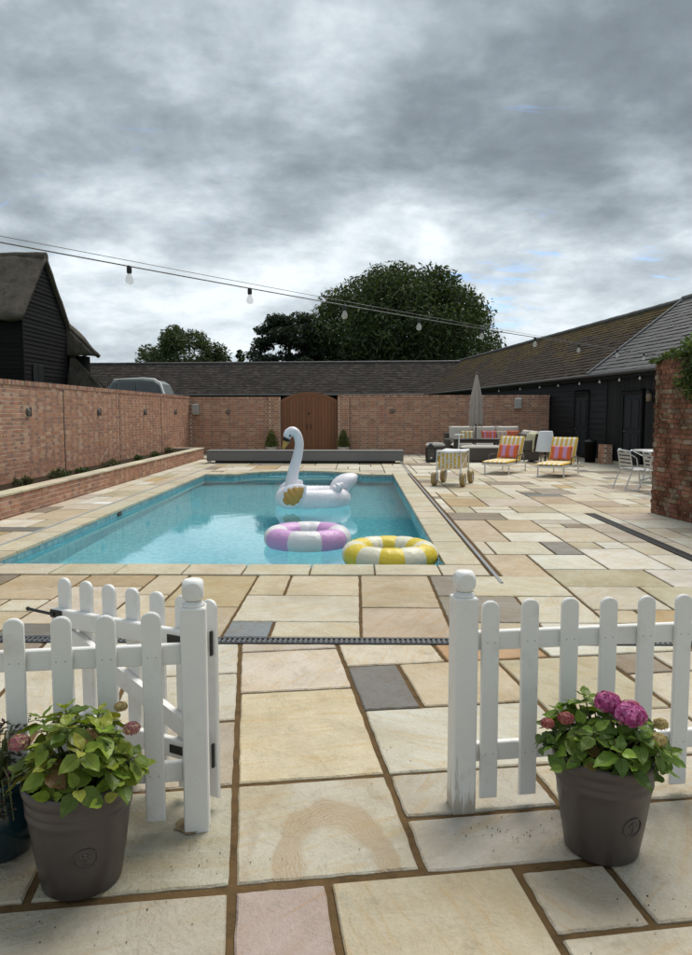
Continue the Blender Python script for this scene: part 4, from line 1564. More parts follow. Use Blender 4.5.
def bulkhead():
    x, y, z = barn_pt(-.012, -2.05, 2.05)
    o = thing('lantern_lamp', 'black lantern lamp with pale glass beside the nearer barn door', 'wall lamp', (x, y, z), BA)
    MB().cbox(-.03, 0, -.07, .07, -.16, .20, .008).build('back_plate', 'black_iron', o)
    MB().lathe([(.0, -.16), (.075, -.15), (.085, -.02), (.07, .08), (0, .085)], 14, (-.11, 0, 0)).build('glass', 'opal', o)
    MB().lathe([(.0, .17), (.04, .16), (.10, .09), (.102, .075), (0, .075)], 14, (-.11, 0, 0)).build('cap', 'black_iron', o)
    MB().tube([(-.03, 0, .16), (-.11, 0, .18)], .012, 6).build('arm', 'black_iron', o)


bulkhead()


def barn_side_items():
    rg = random.Random(4)
    x, y, z = barn_pt(-.34, .28, 0)
    o = thing('brick_stub', 'short stub of red brickwork at foot of barn wall between doors', 'brick pier', (x, y, 0), BA - radians(90))
    MB().box(-.215, .215, .012, .25, -.02, .585).build('mortar_core', 'mortar', o)
    M = Matrix.Translation((-.215, 0, 0))
    brick_face(o, .43, .60, rg, 60, M=M)
    for sx, rz in ((-.215, -90), (.215, 90)):
        M2 = Matrix.Translation((sx, .25 if rz < 0 else 0, 0)) @ Matrix.Rotation(radians(rz), 4, 'Z')
        brick_face(o, .25, .60, rg, 60, M=M2)
    MB().box(-.21, .21, .003, .25, .586, .598, (.35, .18, .12)).build('top_bricks', 'brick', o)
    x, y, z = barn_pt(-.40, .92, 0)
    o = thing('planter_bin', 'tall black bin standing against barn beside the brick stub', 'bin', (x, y, 0), BA)
    MB().lathe([(0, 0), (.16, 0), (.19, .62), (.20, .62), (.20, .66), (.0, .68)], 18).build('bin_body', 'black_board_far', o)
    MB().lathe([(.0, .73), (.13, .715), (.205, .665), (.205, .655)], 18).build('lid', 'black_iron', o)
    MB().tube([(-.06, 0, .725), (-.05, 0, .76), (.05, 0, .76), (.06, 0, .725)], .012, 6).build('handle', 'black_iron', o)


barn_side_items()


# ------------------------------------------------------------------ old wall on the right with creeper
def build_old_wall():
    rg = random.Random(61)
    A = radians(6.6)
    # local x runs back towards the camera, face looks to the courtyard (world -x)
    w = thing('old_brick_wall', 'weathered old red brick wall end with lime mortar at right', 'wall', (4.70, 11.5, 0), radians(-90) + A)
    L, H = 3.0, 2.40
    top = lambda x: 2.36 + .05 * sin(x * 5) + .02 * sin(x * 17)
    MB().box(0.012, L, .010, .36, -.05, 2.34).build('mortar_core', 'old_mortar', w)
    PAL = [(.30, .135, .09)] * 5 + [(.35, .175, .12)] * 4 + [(.25, .115, .082)] * 3 + [(.33, .24, .175)] * 2 + [(.38, .29, .22)]
    brick_face(w, L, 2.40, rg, 290, sort=lambda it: (it[0] > 1.35, it[0]), mat='old_brick', pal=PAL, hpal=PAL, top=top, rough=.016)
    M2 = Matrix.Translation((0, .37, 0)) @ Matrix.Rotation(radians(-90), 4, 'Z')
    brick_face(w, .36, 2.40, rg, 0, mat='old_brick', pal=PAL, hpal=PAL, M=M2, rough=.012)
    mb = MB()
    for i in range(30):
        a = L * i / 30
        mb.cbox(a + .004, a + L / 30 - .004, -.01, .37, 2.33, top(a) + .03 + rg.uniform(-.02, .02), .008, jit(rg, rg.choice(PAL), .2))
    mb.build('top_bricks', 'old_brick', w)
    # pale bits of flint and lime
    mb = MB()
    for i in range(26):
        mb.ball((rg.uniform(.05, 1.4), -.012, rg.uniform(.1, 2.2)), rg.uniform(.010, .024), .014, rg.uniform(.010, .02), 7, 5, jit(rg, (1.1, 1.0, .9), .2))
    for i in range(40):
        x = .28 + 2.6 * rg.random() ** 1.3
        mb.ball((x, -.006, rg.uniform(.15, 2.25)), rg.uniform(.05, .12), rg.uniform(.012, .018), rg.uniform(.014, .030), 10, 6, jit(rg, rg.choice([(.72, .68, .62), (.9, .85, .75), (.55, .5, .45)]), .15))
    mb.build('lime_patch', 'old_mortar', w, 'stuff')
    # creeper
    c = thing('climbing_shrub', 'leafy green climber tumbling over the top of the old wall', 'plant', (4.95, 10.25, 2.36))
    lobes = []
    for i in range(64):
        yy = rg.uniform(-2.2, .72)
        up = min(1, (1.12 - yy) / .6)
        lobes.append((rg.uniform(-.34, .20) + yy * -.11, yy, rg.uniform(-.50, .36) * up if rg.random() < .8 else .1, rg.uniform(.13, .24), rg.uniform(.15, .26), rg.uniform(.13, .22)))
    lobes += [(-.22, .70, .10, .12, .16, .07), (-.26, .95, .08, .10, .14, .05), (-.30, 1.15, .03, .08, .12, .05)]
    mb = MB()
    cols = [(.06, .10, .025), (.09, .14, .032), (.13, .19, .045), (.04, .065, .02)]
    leaf_cloud(mb, crown_sampler(lobes, rg), 14000, .048, cols, rg)
    mb.build('foliage', 'foliage', c)
    st = MB()
    for i in range(12):
        y = rg.uniform(-1.6, .8)
        st.tube([(.05, y, -.02), (-.1, y + .1, .15), (-.24, y + rg.uniform(-.1, .2), rg.uniform(-.3, .1))], [.012, .009, .004], 5)
    st.build('stem', 'bark', c)


build_old_wall()


# ------------------------------------------------------------------ picket fence and gate
def picket_mesh(h, w=.072, th=.02):
    mb = MB()
    n = 8
    hw = w / 2
    poly = [(-hw, 0), (hw, 0)] + [(hw * cos(pi * i / n), h - hw * .85 + hw * .85 * sin(pi * i / n)) for i in range(n + 1)]
    M = Matrix(((1, 0, 0, 0), (0, 0, 1, 0), (0, 1, 0, 0), (0, 0, 0, 1)))
    b = .004
    ins = inset(poly, b)
    m = len(poly)
    vs = [(p[0], 0.0, p[1]) for p in ins] + [(p[0], b, p[1]) for p in poly] + [(p[0], th - b, p[1]) for p in poly] + [(p[0], th, p[1]) for p in ins]
    fs = [tuple(range(m)), tuple(range(3 * m, 4 * m))[::-1]]
    for l in range(3):
        for k in range(m):
            q = (k + 1) % m
            fs.append((l * m + k, (l + 1) * m + k, (l + 1) * m + q, l * m + q))
    mb.add(vs, fs)
    return mb.mesh('picket', 'white_paint')


PICKET = picket_mesh(.815)


def fence_post(parent, x, y, x0_foot=False):
    hw = .047
    p = MB()
    p.cbox(x - hw, x + hw, y - hw, y + hw, -.03, .872, .005)
    post = p.build('post', 'white_paint' if x0_foot else 'stained_paint', parent)
    if x0_foot:
        ft = MB()
        n_ = 18
        ft.add([(x - .02 + (.066 + .010 * sin(k * 2.7)) * cos(2 * pi * k / n_), y + .005 + (.062 + .010 * cos(k * 1.9)) * sin(2 * pi * k / n_), .0045) for k in range(n_)], [tuple(range(n_))], (.50, .42, .31))
        ft.build('mortar_footing', 'coping_stone', post)
    f = MB()
    f.lathe([(.0, .872), (.043, .872), (.043, .882), (.030, .886), (.030, .892)], 20, (x, y, 0))
    # ball with flattened faces
    prof = []
    for i in range(33):
        a = -pi / 2 + pi * i / 32
        prof.append((.050 * cos(a), .934 + .050 * sin(a)))
    n = 48
    vs, fs = [], []
    for r, z in prof:
        for k in range(n):
            an = 2 * pi * k / n
            px, py = r * cos(an), r * sin(an)
            px = max(-.039, min(.039, px))
            py = max(-.039, min(.039, py))
            vs.append((x + px, y + py, min(z, .974)))
    for i in range(32):
        for k in range(n):
            l = (k + 1) % n
            fs.append((i * n + k, i * n + l, (i + 1) * n + l, (i + 1) * n + k))
    f.add(vs, fs, (1, 1, 1), False)
    f.build('finial', 'white_paint', post)
    return post


def build_fences():
    rg = random.Random(7)
    def screws(o, pts):
        m = MB()
        for (x, y, z) in pts: m.ball((x, y, z), .0030, .0015, .0030, 6, 4, (.45, .45, .45))
        m.build('screw', 'plastic', o)
    # frame B: house lines
    def fence(label, side, post_uv, picks, rail_u):
        X, Y = B2W(*post_uv)
        o = thing('picket_fence', label, 'fence', (X, Y, 0), TH, 'white picket fences')
        fence_post(o, 0, 0, side < 0)
        for u in picks:
            p = link('picket', PICKET, o, None, (u, -.030, .041 + rg.uniform(-.004, .004)), (0, radians(rg.uniform(-.35, .35)), 0))
        screws(o, [(u + d, -.0306, z) for u in picks for z in (.687, .225) for d in (-.016, .016)])
        for z in (.648, .186):
            MB().cbox(rail_u[0], rail_u[1], -.008, .022, z, z + .078, .004).build('rail', 'white_paint', o)
        return o
    pr = [.106 + .1655 * i for i in range(11)]
    fence('white picket fence beyond pot with bright magenta hydrangea, right', 1, (.842, 2.717), pr, (.049, 1.82))
    pl = [-.153 - .163 * i for i in range(10)]
    fence('white picket fence behind the two pots, left of the open gate', -1, (-.213, 2.717), pl, (-1.62, -.049))
    # gate, swung open behind the left fence
    H, E = Vector((-.572, 2.775)), Vector((-1.325, 3.15))
    d = E - H
    L = d.length + .03
    g = thing('picket_gate', 'open white picket gate folded back behind the left fence', 'gate', (H.x, H.y, 0), atan2(d.y, d.x))
    # local x runs from hinge to latch; the yard-facing camera side is local +y
    n = 7
    for i in range(n):
        link('picket', PICKET, g, None, (.02 + (L - .06) * i / (n - 1), -.020, .045), (0, 0, 0))
    for z in (.648, .186):
        MB().cbox(.03, L, .002, .034, z, z + .078, .004).build('rail', 'white_paint', g)
    br = MB()
    a, b = Vector((.05, .018, .280)), Vector((L - .05, .018, .635))
    u = (b - a).normalized()
    v = Vector((-u.z, 0, u.x))
    vs = []
    for y in (.003, .033):
        vs += [a - v * .036 + Vector((0, y - .018, 0)), b - v * .036 + Vector((0, y - .018, 0)), b + v * .036 + Vector((0, y - .018, 0)), a + v * .036 + Vector((0, y - .018, 0))]
    br.add(vs, [(3, 2, 1, 0), (4, 5, 6, 7), (0, 1, 5, 4), (1, 2, 6, 5), (2, 3, 7, 6), (3, 0, 4, 7)])
    br.build('brace', 'white_paint', g)
    for z in (.688, .226):
        hb = MB()
        hb.cbox(.045, .20, .0345, .040, z - .018, z + .018, .002)
        hb.cbox(-.004, .004, .0005, .016, z - .05, z + .05, .002)
        hb.build('hinge', 'black_iron', g)
    lt = MB()
    lt.tube([(L - .03, .045, .705), (L + .10, .045, .708), (L + .13, .05, .712)], .007, 6)
    lt.cbox(L - .07, L + .0, .0345, .043, .688, .724, .003)
    lt.ball((L + .13, .05, .712), .010, col=(1, 1, 1), nu=8, nv=6)
    lt.build('latch', 'black_iron', g)


build_fences()


# ------------------------------------------------------------------ potted plants
def leaf_mesh(name='leaf'):
    n = 9
    vs, fs = [], []
    L, W = .098, .034
    for i in range(n + 1):
        f = i / n
        w = W * (sin(pi * min(1, f * 1.02) ** .72) ** .9) if 0 < f < 1 else 0.0008
        y = L * f
        z = -.010 * f * f + .003 * sin(f * 9)
        ser = 1 + (.05 if i % 2 else -.03)
        for s, k in ((-1, 1), (-.5, .5), (0, 0), (.5, .5), (1, 1)):
            vs.append((s * w * ser, y, z + abs(s) * w * .30 + (.002 * sin(i * 2.1 + s) if k else 0)))
    for i in range(n):
        for k in range(4):
            a = i * 5 + k
            fs.append((a, a + 1, a + 6, a + 5))
    mb = MB()
    mb.add(vs, fs, (1, 1, 1), True)
    return mb.mesh(name, 'leaf')


LEAF = leaf_mesh()


def flower_head(parent, c, r, cols, rg, n=230, squash=.75, lab=None):
    mb = MB()
    mb.ball(c, r * .72, r * .72, r * .72 * squash, 12, 8, tuple(x * .55 for x in cols[0]))
    for i in range(n):
        z = 1 - 1.55 * (i + .5) / n
        a = i * 2.39996
        q = sqrt(max(0, 1 - z * z))
        d = Vector((q * cos(a), q * sin(a), z))
        rr = r * rg.uniform(.84, 1.06)
        p = Vector(c) + Vector((d.x * rr, d.y * rr, d.z * rr * squash))
        e1 = d.orthogonal().normalized()
        e2 = d.cross(e1)
        tw = rg.uniform(0, pi)
        s = r * rg.uniform(.13, .20)
        col = jit(rg, rg.choice(cols), .32, .06)
        for k in range(4):
            an = tw + k * pi / 2
            dr = e1 * cos(an) + e2 * sin(an)
            sd = e1 * -sin(an) + e2 * cos(an)
            mb.add([p, p + dr * s * .6 + sd * s * .5 + d * s * .2, p + dr * s * 1.1 + d * s * .12, p + dr * s * .6 - sd * s * .5 + d * s * .2], [(0, 3, 2, 1)], col)
    o = mb.build('flower_head', 'foliage', parent)
    if lab: o['label'] = lab


def hydrangea(loc, label, rg, rad, h, n, cols, flowers, zr):
    o = thing('hydrangea', label, 'plant', (loc[0], loc[1], zr))
    stems = MB()
    for i in range(16):
        a = i * 2.399
        r = rad * .75 * sqrt((i + .5) / 16)
        stems.tube([(cos(a) * .03, sin(a) * .03, -.06), (cos(a) * r * .5, sin(a) * r * .5, h * .4), (cos(a) * r, sin(a) * r, h * rg.uniform(.6, .85))], [.005, .004, .003], 5)
    tips = max(8, n // 7)
    for ti in range(tips):
        f = (ti + .5) / tips
        a = ti * 2.39996 + rg.uniform(-.25, .25)
        el = math.asin(min(1, 1 - f * .97)) 
        layer = 1.0 if ti % 4 else .78
        q = cos(el)
        d = Vector((cos(a) * q, sin(a) * q, sin(el)))
        bump = layer * (1 + .20 * mnoise.noise(Vector((d.x * 2.6 + loc[0] * 3, d.y * 2.6, d.z * 2.6))))
        tip = Vector((d.x * rad * .86 * bump, d.y * rad * .86 * bump, .015 + d.z * h * .92 * bump))
        ax = (d * .75 + Vector((0, 0, .8)) + Vector((rg.uniform(-.2, .2), rg.uniform(-.2, .2), 0))).normalized()
        e1 = ax.orthogonal().normalized()
        e2 = ax.cross(e1)
        nl = rg.choice((6, 7, 8))
        tone = rg.uniform(.82, 1.18)
        ph = rg.uniform(0, 6.28)
        stems.tube([(tip.x * .25, tip.y * .25, -.04), (tip.x * .7, tip.y * .7, tip.z * .45), tuple(tip)], [.0045, .0035, .0028], 5)
        for k in range(nl):
            ring = k >= 4
            an = ph + k * 2 * pi / (4 if not ring else max(1, nl - 4)) + (.78 if ring else 0) + rg.uniform(-.25, .25)
            rise = rg.uniform(.35, .75) if ring else rg.uniform(-.25, .22)
            fwd = ((e1 * cos(an) + e2 * sin(an)) * cos(rise) + ax * sin(rise)).normalized()
            x = fwd.cross(ax).normalized()
            x = (Matrix.Rotation(rg.uniform(-.35, .35), 3, fwd) @ x).normalized()
            nn = x.cross(fwd).normalized()
            sc = rg.uniform(.42, .62) if ring else rg.uniform(.66, 1.0)
            R = Matrix((x, fwd, nn)).transposed().to_4x4()
            p0 = tip + fwd * .008 - ax * (0 if ring else .018)
            if p0.z + fwd.z * .09 * sc < .012 and Vector((p0.x, p0.y)).length > .10: continue
            lf = link('leaf', LEAF, o)
            lf.matrix_basis = Matrix.Translation(p0) @ R @ Matrix.Scale(sc, 4)
            c = rg.choice(cols)
            c = tuple(v * .85 for v in c)
            if ring: c = (c[0] * 1.25, c[1] * 1.22, c[2] * 1.1)
            lf.color = (*jit(rg, tuple(v * tone for v in c), .16, .05), 1)
    stems.build('stems', 'stem_green', o)
    for (x, y, z, r, fc, nm) in flowers:
        flower_head(o, (x, y, z), r, fc, rg, lab=nm)
    return o


def plant_pot(loc, label, rz):
    o = thing('plant_pot', label, 'plant pot', (loc[0], loc[1], .002), rz, 'grey round plant pots')
    prof = [(0, .0), (.125, .0), (.131, .006), (.150, .12), (.1655, .235), (.170, .262), (.1735, .268), (.1735, .282), (.1705, .288), (.1735, .296), (.1755, .303), (.1755, .317), (.173, .323), (.177, .330),
            (.183, .345), (.185, .362), (.181, .372), (.174, .374), (.169, .368), (.163, .33), (.15, .30)]
    MB().lathe(prof, 48).build('pot_body', 'pot_plastic', o)
    MB().lathe([(.1555, .318), (.10, .325), (0, .33)], 24).build('compost', 'soil', o)
    # round embossed crest: ring with a small tree in it
    r0, zc = .150, .155
    cr = MB()
    def on(a, z, lift):
        r = .131 + (z - .006) * .158 + lift
        an = -pi / 2 + a / .15
        return (r * cos(an), r * sin(an), z)
    pts = [on(.036 * cos(2 * pi * i / 28), zc + .036 * sin(2 * pi * i / 28), .0015) for i in range(28)]
    cr.tube(pts, .0028, 6, closed=True)
    cr.tube([on(0, zc - .022, .001), on(0, zc + .0, .001)], [.0035, .0025], 5)
    for a, z, r in ((-.012, .008, .0075), (.012, .008, .0075), (0, .016, .009), (-.007, .0, .006), (.007, .0, .006), (0, .006, .008)):
        cr.ball(on(a, zc + z, .0), r, r * .5, r * .8, 8, 6)
    cr.tube([on(-.018, zc - .023, .001), on(0, zc - .026, .001), on(.018, zc - .023, .001)], .002, 5)
    cr.build('crest', 'pot_plastic', o)
    return o


def build_pots():
    rg = random.Random(17)
    PR, PL, PT = (.905, 2.545), (-.945, 2.335), (-1.315, 2.50)
    plant_pot(PR, 'grey ribbed-rim pot holding the magenta hydrangea before right fence', radians(22))
    plant_pot(PL, 'grey ribbed-rim pot holding the faded hydrangea before left fence', radians(26))
    MAG = [(.44, .085, .26), (.56, .17, .38), (.34, .05, .20)]
    FAD = [(.42, .18, .19), (.34, .12, .15), (.46, .32, .20)]
    DRY = [(.46, .33, .15), (.38, .28, .13), (.42, .38, .17)]
    PNK = [(.36, .09, .10), (.40, .15, .13)]
    G1 = [(.115, .195, .028), (.155, .25, .034), (.085, .15, .024), (.19, .285, .042), (.14, .225, .030)]
    G2 = [(.165, .24, .026), (.21, .285, .032), (.12, .185, .024), (.245, .32, .04), (.27, .29, .045)]
    hydrangea(PR, 'potted hydrangea with two bright magenta flower heads', rg, .250, .195, 250, G1 * 3 + [(.14, .10, .03)], [
        (-.005, -.03, .232, .046, MAG, 'smaller magenta head'), (.055, -.085, .212, .056, MAG, 'larger magenta head'), (.175, -.06, .165, .026, DRY, 'dried tan head'), (.14, -.12, .135, .030, DRY, 'dried tan head, lower'),
        (-.225, -.06, .165, .024, PNK, None), (-.160, -.06, .185, .028, PNK, None)], .33)
    hydrangea(PL, 'potted hydrangea with yellow-green leaves and faded pink heads', rg, .222, .262, 230, G2 * 8 + [(.20, .11, .035)], [
        (.185, .0, .205, .028, FAD, None), (.13, .06, .255, .022, DRY, None), (-.175, -.05, .175, .034, FAD, None)], .33)
    # dark teal glazed pot, half out of the picture
    o = thing('glazed_pot', 'dark teal glazed pot at left edge of the foreground', 'plant pot', (PT[0], PT[1], .002))
    prof = [(0, 0), (.11, 0), (.118, .01), (.158, .08), (.175, .15), (.170, .21), (.150, .255), (.155, .27), (.168, .28), (.168, .30), (.155, .305), (.145, .29), (.14, .26)]
    MB().lathe(prof, 40).build('pot_body', 'glazed_teal', o)
    MB().lathe([(.145, .262), (.08, .27), (0, .272)], 20).build('compost', 'soil', o)
    t = thing('trailing_plant', 'dark purple and grey-green trailing plant in glazed pot at left edge', 'plant', (PT[0], PT[1], .272))
    mb = MB()
    st = MB()
    cols = [(.03, .04, .015), (.05, .03, .03), (.07, .02, .03), (.06, .08, .03), (.04, .06, .02)]
    for i in range(60):
        a = rg.uniform(0, 2 * pi)
        sp = rg.uniform(.06, .2)
        hz = rg.uniform(.02, .24)
        tip = Vector((cos(a) * sp, sin(a) * sp, hz if rg.random() < .7 else -rg.uniform(.0, .1)))
        mid = Vector((cos(a) * sp * .5, sin(a) * sp * .5, abs(hz) * .8 + .03))
        if tip.z < 0: mid = Vector((cos(a) * .16, sin(a) * .16, .06)); tip = Vector((cos(a) * .21, sin(a) * .21, tip.z))
        st.tube([(0.2 * mid.x, .2 * mid.y, -.02), tuple(mid), tuple(tip)], [.004, .003, .0015], 4)
        for k in range(12):
            f = rg.uniform(.3, 1)
            p = mid.lerp(tip, f)
            d = Vector((rg.gauss(0, 1), rg.gauss(0, 1), rg.gauss(0, .6))).normalized()
            e = d.cross(Vector((0, 0, 1))).normalized()
            s = rg.uniform(.014, .03)
            mb.add([p, p + d * s * .5 + e * s * .28, p + d * s, p + d * s * .5 - e * s * .28], [(0, 1, 2, 3)], jit(rg, rg.choice(cols), .3))
    mb.build('foliage', 'leaf', t)
    st.build('stem', 'stem_green', t)


build_pots()


def small_plants():
    rg = random.Random(77)
    spots = [(10.9, .10, 'low green plant nearest the left edge in the raised bed'), (12.6, .10, 'second low green plant from the left edge in the raised bed'), (14.2, .13, 'third low plant from the left edge in the raised bed'),
             (15.3, .08, 'fourth low plant from the left edge in the raised bed'), (17.0, .12, 'fifth low plant from the left edge in the raised bed'), (19.0, .10, 'sixth low plant from the left edge in raised bed'),
             (20.8, .13, 'seventh low plant from the left edge in raised bed'), (22.6, .12, 'low plant at the far end of the raised bed')]
    for i, (y, r, lb) in enumerate(spots):
        o = thing('bed_plant', lb, 'plant', (-5.85, y, .31), 0, 'plants in the raised bed')
        mb = MB()
        cols = [(.06, .095, .025), (.09, .12, .03), (.04, .07, .02)] if i % 3 != 1 else [(.10, .09, .04), (.07, .06, .03), (.08, .11, .04)]
        lobes = [(rg.uniform(-r, r), rg.uniform(-2.2 * r, 2.2 * r), rg.uniform(.03, r * 1.0), r * .9, r * 1.3, r * .7) for _ in range(6)]
        leaf_cloud(mb, crown_sampler(lobes, rg), 380, .035, cols, rg)
        mb.build('leaves', 'foliage', o)
        st = MB()
        for l in lobes: st.tube([(0, l[1] * .7, -.02), (l[0], l[1], l[2])], [.005, .003], 4)
        st.build('stem', 'stem_green', o)
    for x, lb in ((-3.18, 'cone topiary in pale pot left of the arched door'), (-.50, 'cone topiary in pale pot right of the arched door')):
        p = thing('topiary_pot', 'pale pot under the ' + lb.replace(' in pale pot', ''), 'plant pot', (x, 26.75, .002), 0, 'pale pots by the arched door')
        MB().lathe([(0, 0), (.15, 0), (.19, .26), (.21, .27), (.21, .30), (.19, .30), (.18, .26)], 20).build('pot_body', 'white_ceramic', p)
        MB().lathe([(.185, .265), (0, .275)], 16).build('compost', 'soil', p)
        t = thing('topiary', lb, 'plant', (x, 26.75, .27), 0, 'topiary by the arched door')
        mb = MB()
        def fn():
            h = rg.random() ** 1.3
            a = rg.uniform(0, 2 * pi)
            r = (.22 * (1 - h ** 1.5) ** .7 + .02) * rg.uniform(.8, 1.08)
            return Vector((cos(a) * r, sin(a) * r, .06 + h * .60)), Vector((cos(a), sin(a), .3))
        leaf_cloud(mb, fn, 1500, .03, [(.10, .13, .03), (.13, .16, .035), (.17, .19, .045)], rg)
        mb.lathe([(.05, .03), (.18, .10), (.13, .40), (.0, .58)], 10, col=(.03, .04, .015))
        mb.build('crown', 'foliage', t)
        MB().tube([(0, 0, -.01), (0, 0, .3)], .02, 6).build('trunk', 'bark', t)


small_plants()


# ------------------------------------------------------------------ inflatables on the water
WATER = -0.10


def ring_float(loc, R, r, cols, nseg, label, name='swim_ring', phase=0.0):
    o = thing(name, label, 'swim ring', (loc[0], loc[1], WATER - .05), 0, 'striped swim rings on the pool')
    per = 2 * pi / nseg
    nt = 18
    steps = max(4, int(72 / nseg))
    for s in range(nseg):
        mb = MB()
        vs, fs = [], []
        a0 = phase - per / 2 + s * per
        for i in range(steps + 1):
            a = a0 + per * i / steps
            wr = 1 + .012 * sin(a * 41) + .008 * sin(a * 67 + 1)
            seam = 1 - .05 * (i in (0, steps))
            for k in range(nt):
                b = 2 * pi * k / nt
                rad = r * seam * (1 + (.0 if cos(b) > -.2 else .02 * sin(a * 53)))
                rr = R + rad * cos(b) * wr
                vs.append((rr * cos(a), rr * sin(a), r * .93 + rad * .93 * sin(b)))
        for i in range(steps):
            for k in range(nt):
                l = (k + 1) % nt
                fs.append((i * nt + k, (i + 1) * nt + k, (i + 1) * nt + l, i * nt + l))
        mb.add(vs, fs, cols[s % 2], True)
        mb.build('stripe_panel', 'vinyl', o)
    v = MB()
    v.lathe([(.012, 0), (.012, .012), (.0, .014)], 10, ((R) * cos(phase + .9), R * sin(phase + .9), r * 1.85))
    v.build('valve', 'vinyl', o)
    return o


ring_float((-.635, 9.15), .405, .155, [(.72, .71, .72), (.62, .34, .62)], 8, 'pink and white striped swim ring floating near the swan', phase=-pi / 2)
ring_float((.375, 8.06), .395, .155, [(.72, .55, .045), (.70, .67, .52)], 12, 'yellow and cream striped swim ring against the pool corner', phase=-pi / 2)


def build_swan():
    # heads to local -x
    o = thing('swan_float', 'white inflatable swan float with gold wings and curved neck', 'pool float', (-.79, 13.1, WATER - .06), radians(8))
    W1 = (.80, .79, .84)
    GOLD = (.50, .29, .07)
    # body: oval ring, fuller at the chest
    mb = MB()
    n, nt = 96, 20
    vs, fs = [], []
    for i in range(n):
        a = 2 * pi * i / n
        ex, ey = .50 * cos(a), .38 * sin(a)
        d = Vector((cos(a) / .50, sin(a) / .38, 0)).normalized()
        r = .185 * (1 + .10 * max(0, -cos(a))) * (1 + .013 * sin(a * 38) + .008 * sin(a * 61))
        for k in range(nt):
            b = 2 * pi * k / nt
            vs.append(Vector((ex, ey, .19)) + d * r * cos(b) + Vector((0, 0, r * 1.02 * sin(b))))
    for i in range(n):
        j = (i + 1) % n
        for k in range(nt):
            l = (k + 1) % nt
            fs.append((i * nt + k, j * nt + k, j * nt + l, i * nt + l))
    mb.add(vs, fs, W1, True)
    mb.build('body_ring', 'vinyl', o)
    MB().lathe([(0, .22), (.3, .23), (.45, .25)], 32, col=W1, sx=.9, sy=.62).build('seat_sheet', 'vinyl', o)
    # neck and head
    ctrl = [(-.40, 0, .26), (-.405, 0, .48), (-.365, 0, .70), (-.305, 0, .92), (-.265, 0, 1.12), (-.27, 0, 1.26), (-.315, 0, 1.37), (-.385, 0, 1.41), (-.455, 0, 1.37), (-.485, 0, 1.29), (-.495, 0, 1.23)]
    rad = [.155, .118, .100, .090, .083, .080, .083, .090, .086, .068, .045]
    pts, rs = [], []
    for i in range(len(ctrl) - 1):
        p0, p1, p2, p3 = [Vector(ctrl[max(0, min(len(ctrl) - 1, i + k))]) for k in (-1, 0, 1, 2)]
        for s in range(5):
            t = s / 5
            pts.append(.5 * ((2 * p1) + (-p0 + p2) * t + (2 * p0 - 5 * p1 + 4 * p2 - p3) * t * t + (-p0 + 3 * p1 - 3 * p2 + p3) * t ** 3))
            rs.append((rad[i] * (1 - t) + rad[i + 1] * t) * (1 + .012 * ((len(pts) % 3) - 1)))
    pts.append(Vector(ctrl[-1])); rs.append(rad[-1])
    nk = MB().tube(pts, rs, 18, W1)
    neck = nk.build('neck', 'vinyl', o)
    bk = MB().tube([(-.485, 0, 1.245), (-.515, 0, 1.185), (-.545, 0, 1.115), (-.56, 0, 1.085)], [.060, .050, .028, .008], 12, GOLD)
    bk.build('beak', 'vinyl', neck)
    mk = MB().tube([(-.475, 0, 1.285), (-.488, 0, 1.262), (-.499, 0, 1.232)], [.083, .080, .062], 14, (.012, .012, .012))
    mk.build('beak_mask', 'vinyl', neck)
    for s in (-1, 1):
        MB().ball((-.43, s * .085, 1.335), .02, .012, .02, 8, 6, (.012, .012, .012)).build('eye', 'vinyl', neck)
    # wings: puffed leaf shapes, gold with white rim
    def pillow(nm, M, L, W, T, col, mat='vinyl', rib=0, prop=lambda f: sin(pi * f ** .8) ** .7):
        m = MB()
        nu, nv = 22, 14
        vs, fs = [], []
        for i in range(nu + 1):
            f = i / nu
            w = max(.002, W * prop(f) * (1 + .04 * sin(f * pi * rib)))
            tt = max(.002, T * prop(f) * (1 + (.14 * sin(f * pi * rib) if rib else 0)))
            for k in range(nv):
                a = 2 * pi * k / nv
                vs.append(M @ Vector((L * f, cos(a) * w, sin(a) * tt)))
        for i in range(nu):
            for k in range(nv):
                l = (k + 1) % nv
                fs.append((i * nv + k, i * nv + l, (i + 1) * nv + l, (i + 1) * nv + k))
        m.add(vs, fs, col, True)
        return m.build(nm, mat, o)
    for s in (-1, 1):
        # plane of the wing stands nearly upright, leaning out; runs from low front up to the back
        base = Vector((-.62, s * .47 if s < 0 else s * .44, .13))
        ux = Vector((.80, s * .02, .60)).normalized()
        uz = Vector((-.15, s * .92, .25))
        uy = uz.cross(ux).normalized()
        uz = ux.cross(uy).normalized()
        M = Matrix.Translation(base) @ Matrix((ux, uy, uz)).transposed().to_4x4()
        rim = pillow('wing', M, .56, .21, .085, W1, rib=0)
        rim['label'] = 'white wing with gold feathers'
        M2 = M @ Matrix.Translation((.055, -.01, -.0 + .030 if s > 0 else .030))
        g = pillow('wing_feathers', M2, .45, .165, .072, GOLD, rib=9)
        g.parent = rim
    # tail, tilted up to the back, gold tip
    ux = Vector((.86, .05, .50)).normalized()
    uy = Vector((-.05, 1, 0)).normalized()
    uz = ux.cross(uy).normalized()
    M = Matrix.Translation((.33, .12, .30)) @ Matrix((ux, uy, uz)).transposed().to_4x4()
    tl = pillow('tail', M, .58, .26, .17, W1, prop=lambda f: sin(pi * min(1, f * .97 + .03) ** .9) ** .6)
    tip = pillow('tail_tip', M @ Matrix.Translation((.49, 0, .02)), .085, .06, .04, GOLD)
    tip.parent = tl
    M = Matrix.Translation((.30, -.28, .31)) @ Matrix((Vector((.75, -.1, .65)).normalized(), Vector((-.1, 1, .1)).normalized(), Vector((-.66, -.1, .75)).normalized())).transposed().to_4x4()
    pillow('tail_feather', M, .28, .10, .085, W1, rib=7)


build_swan()


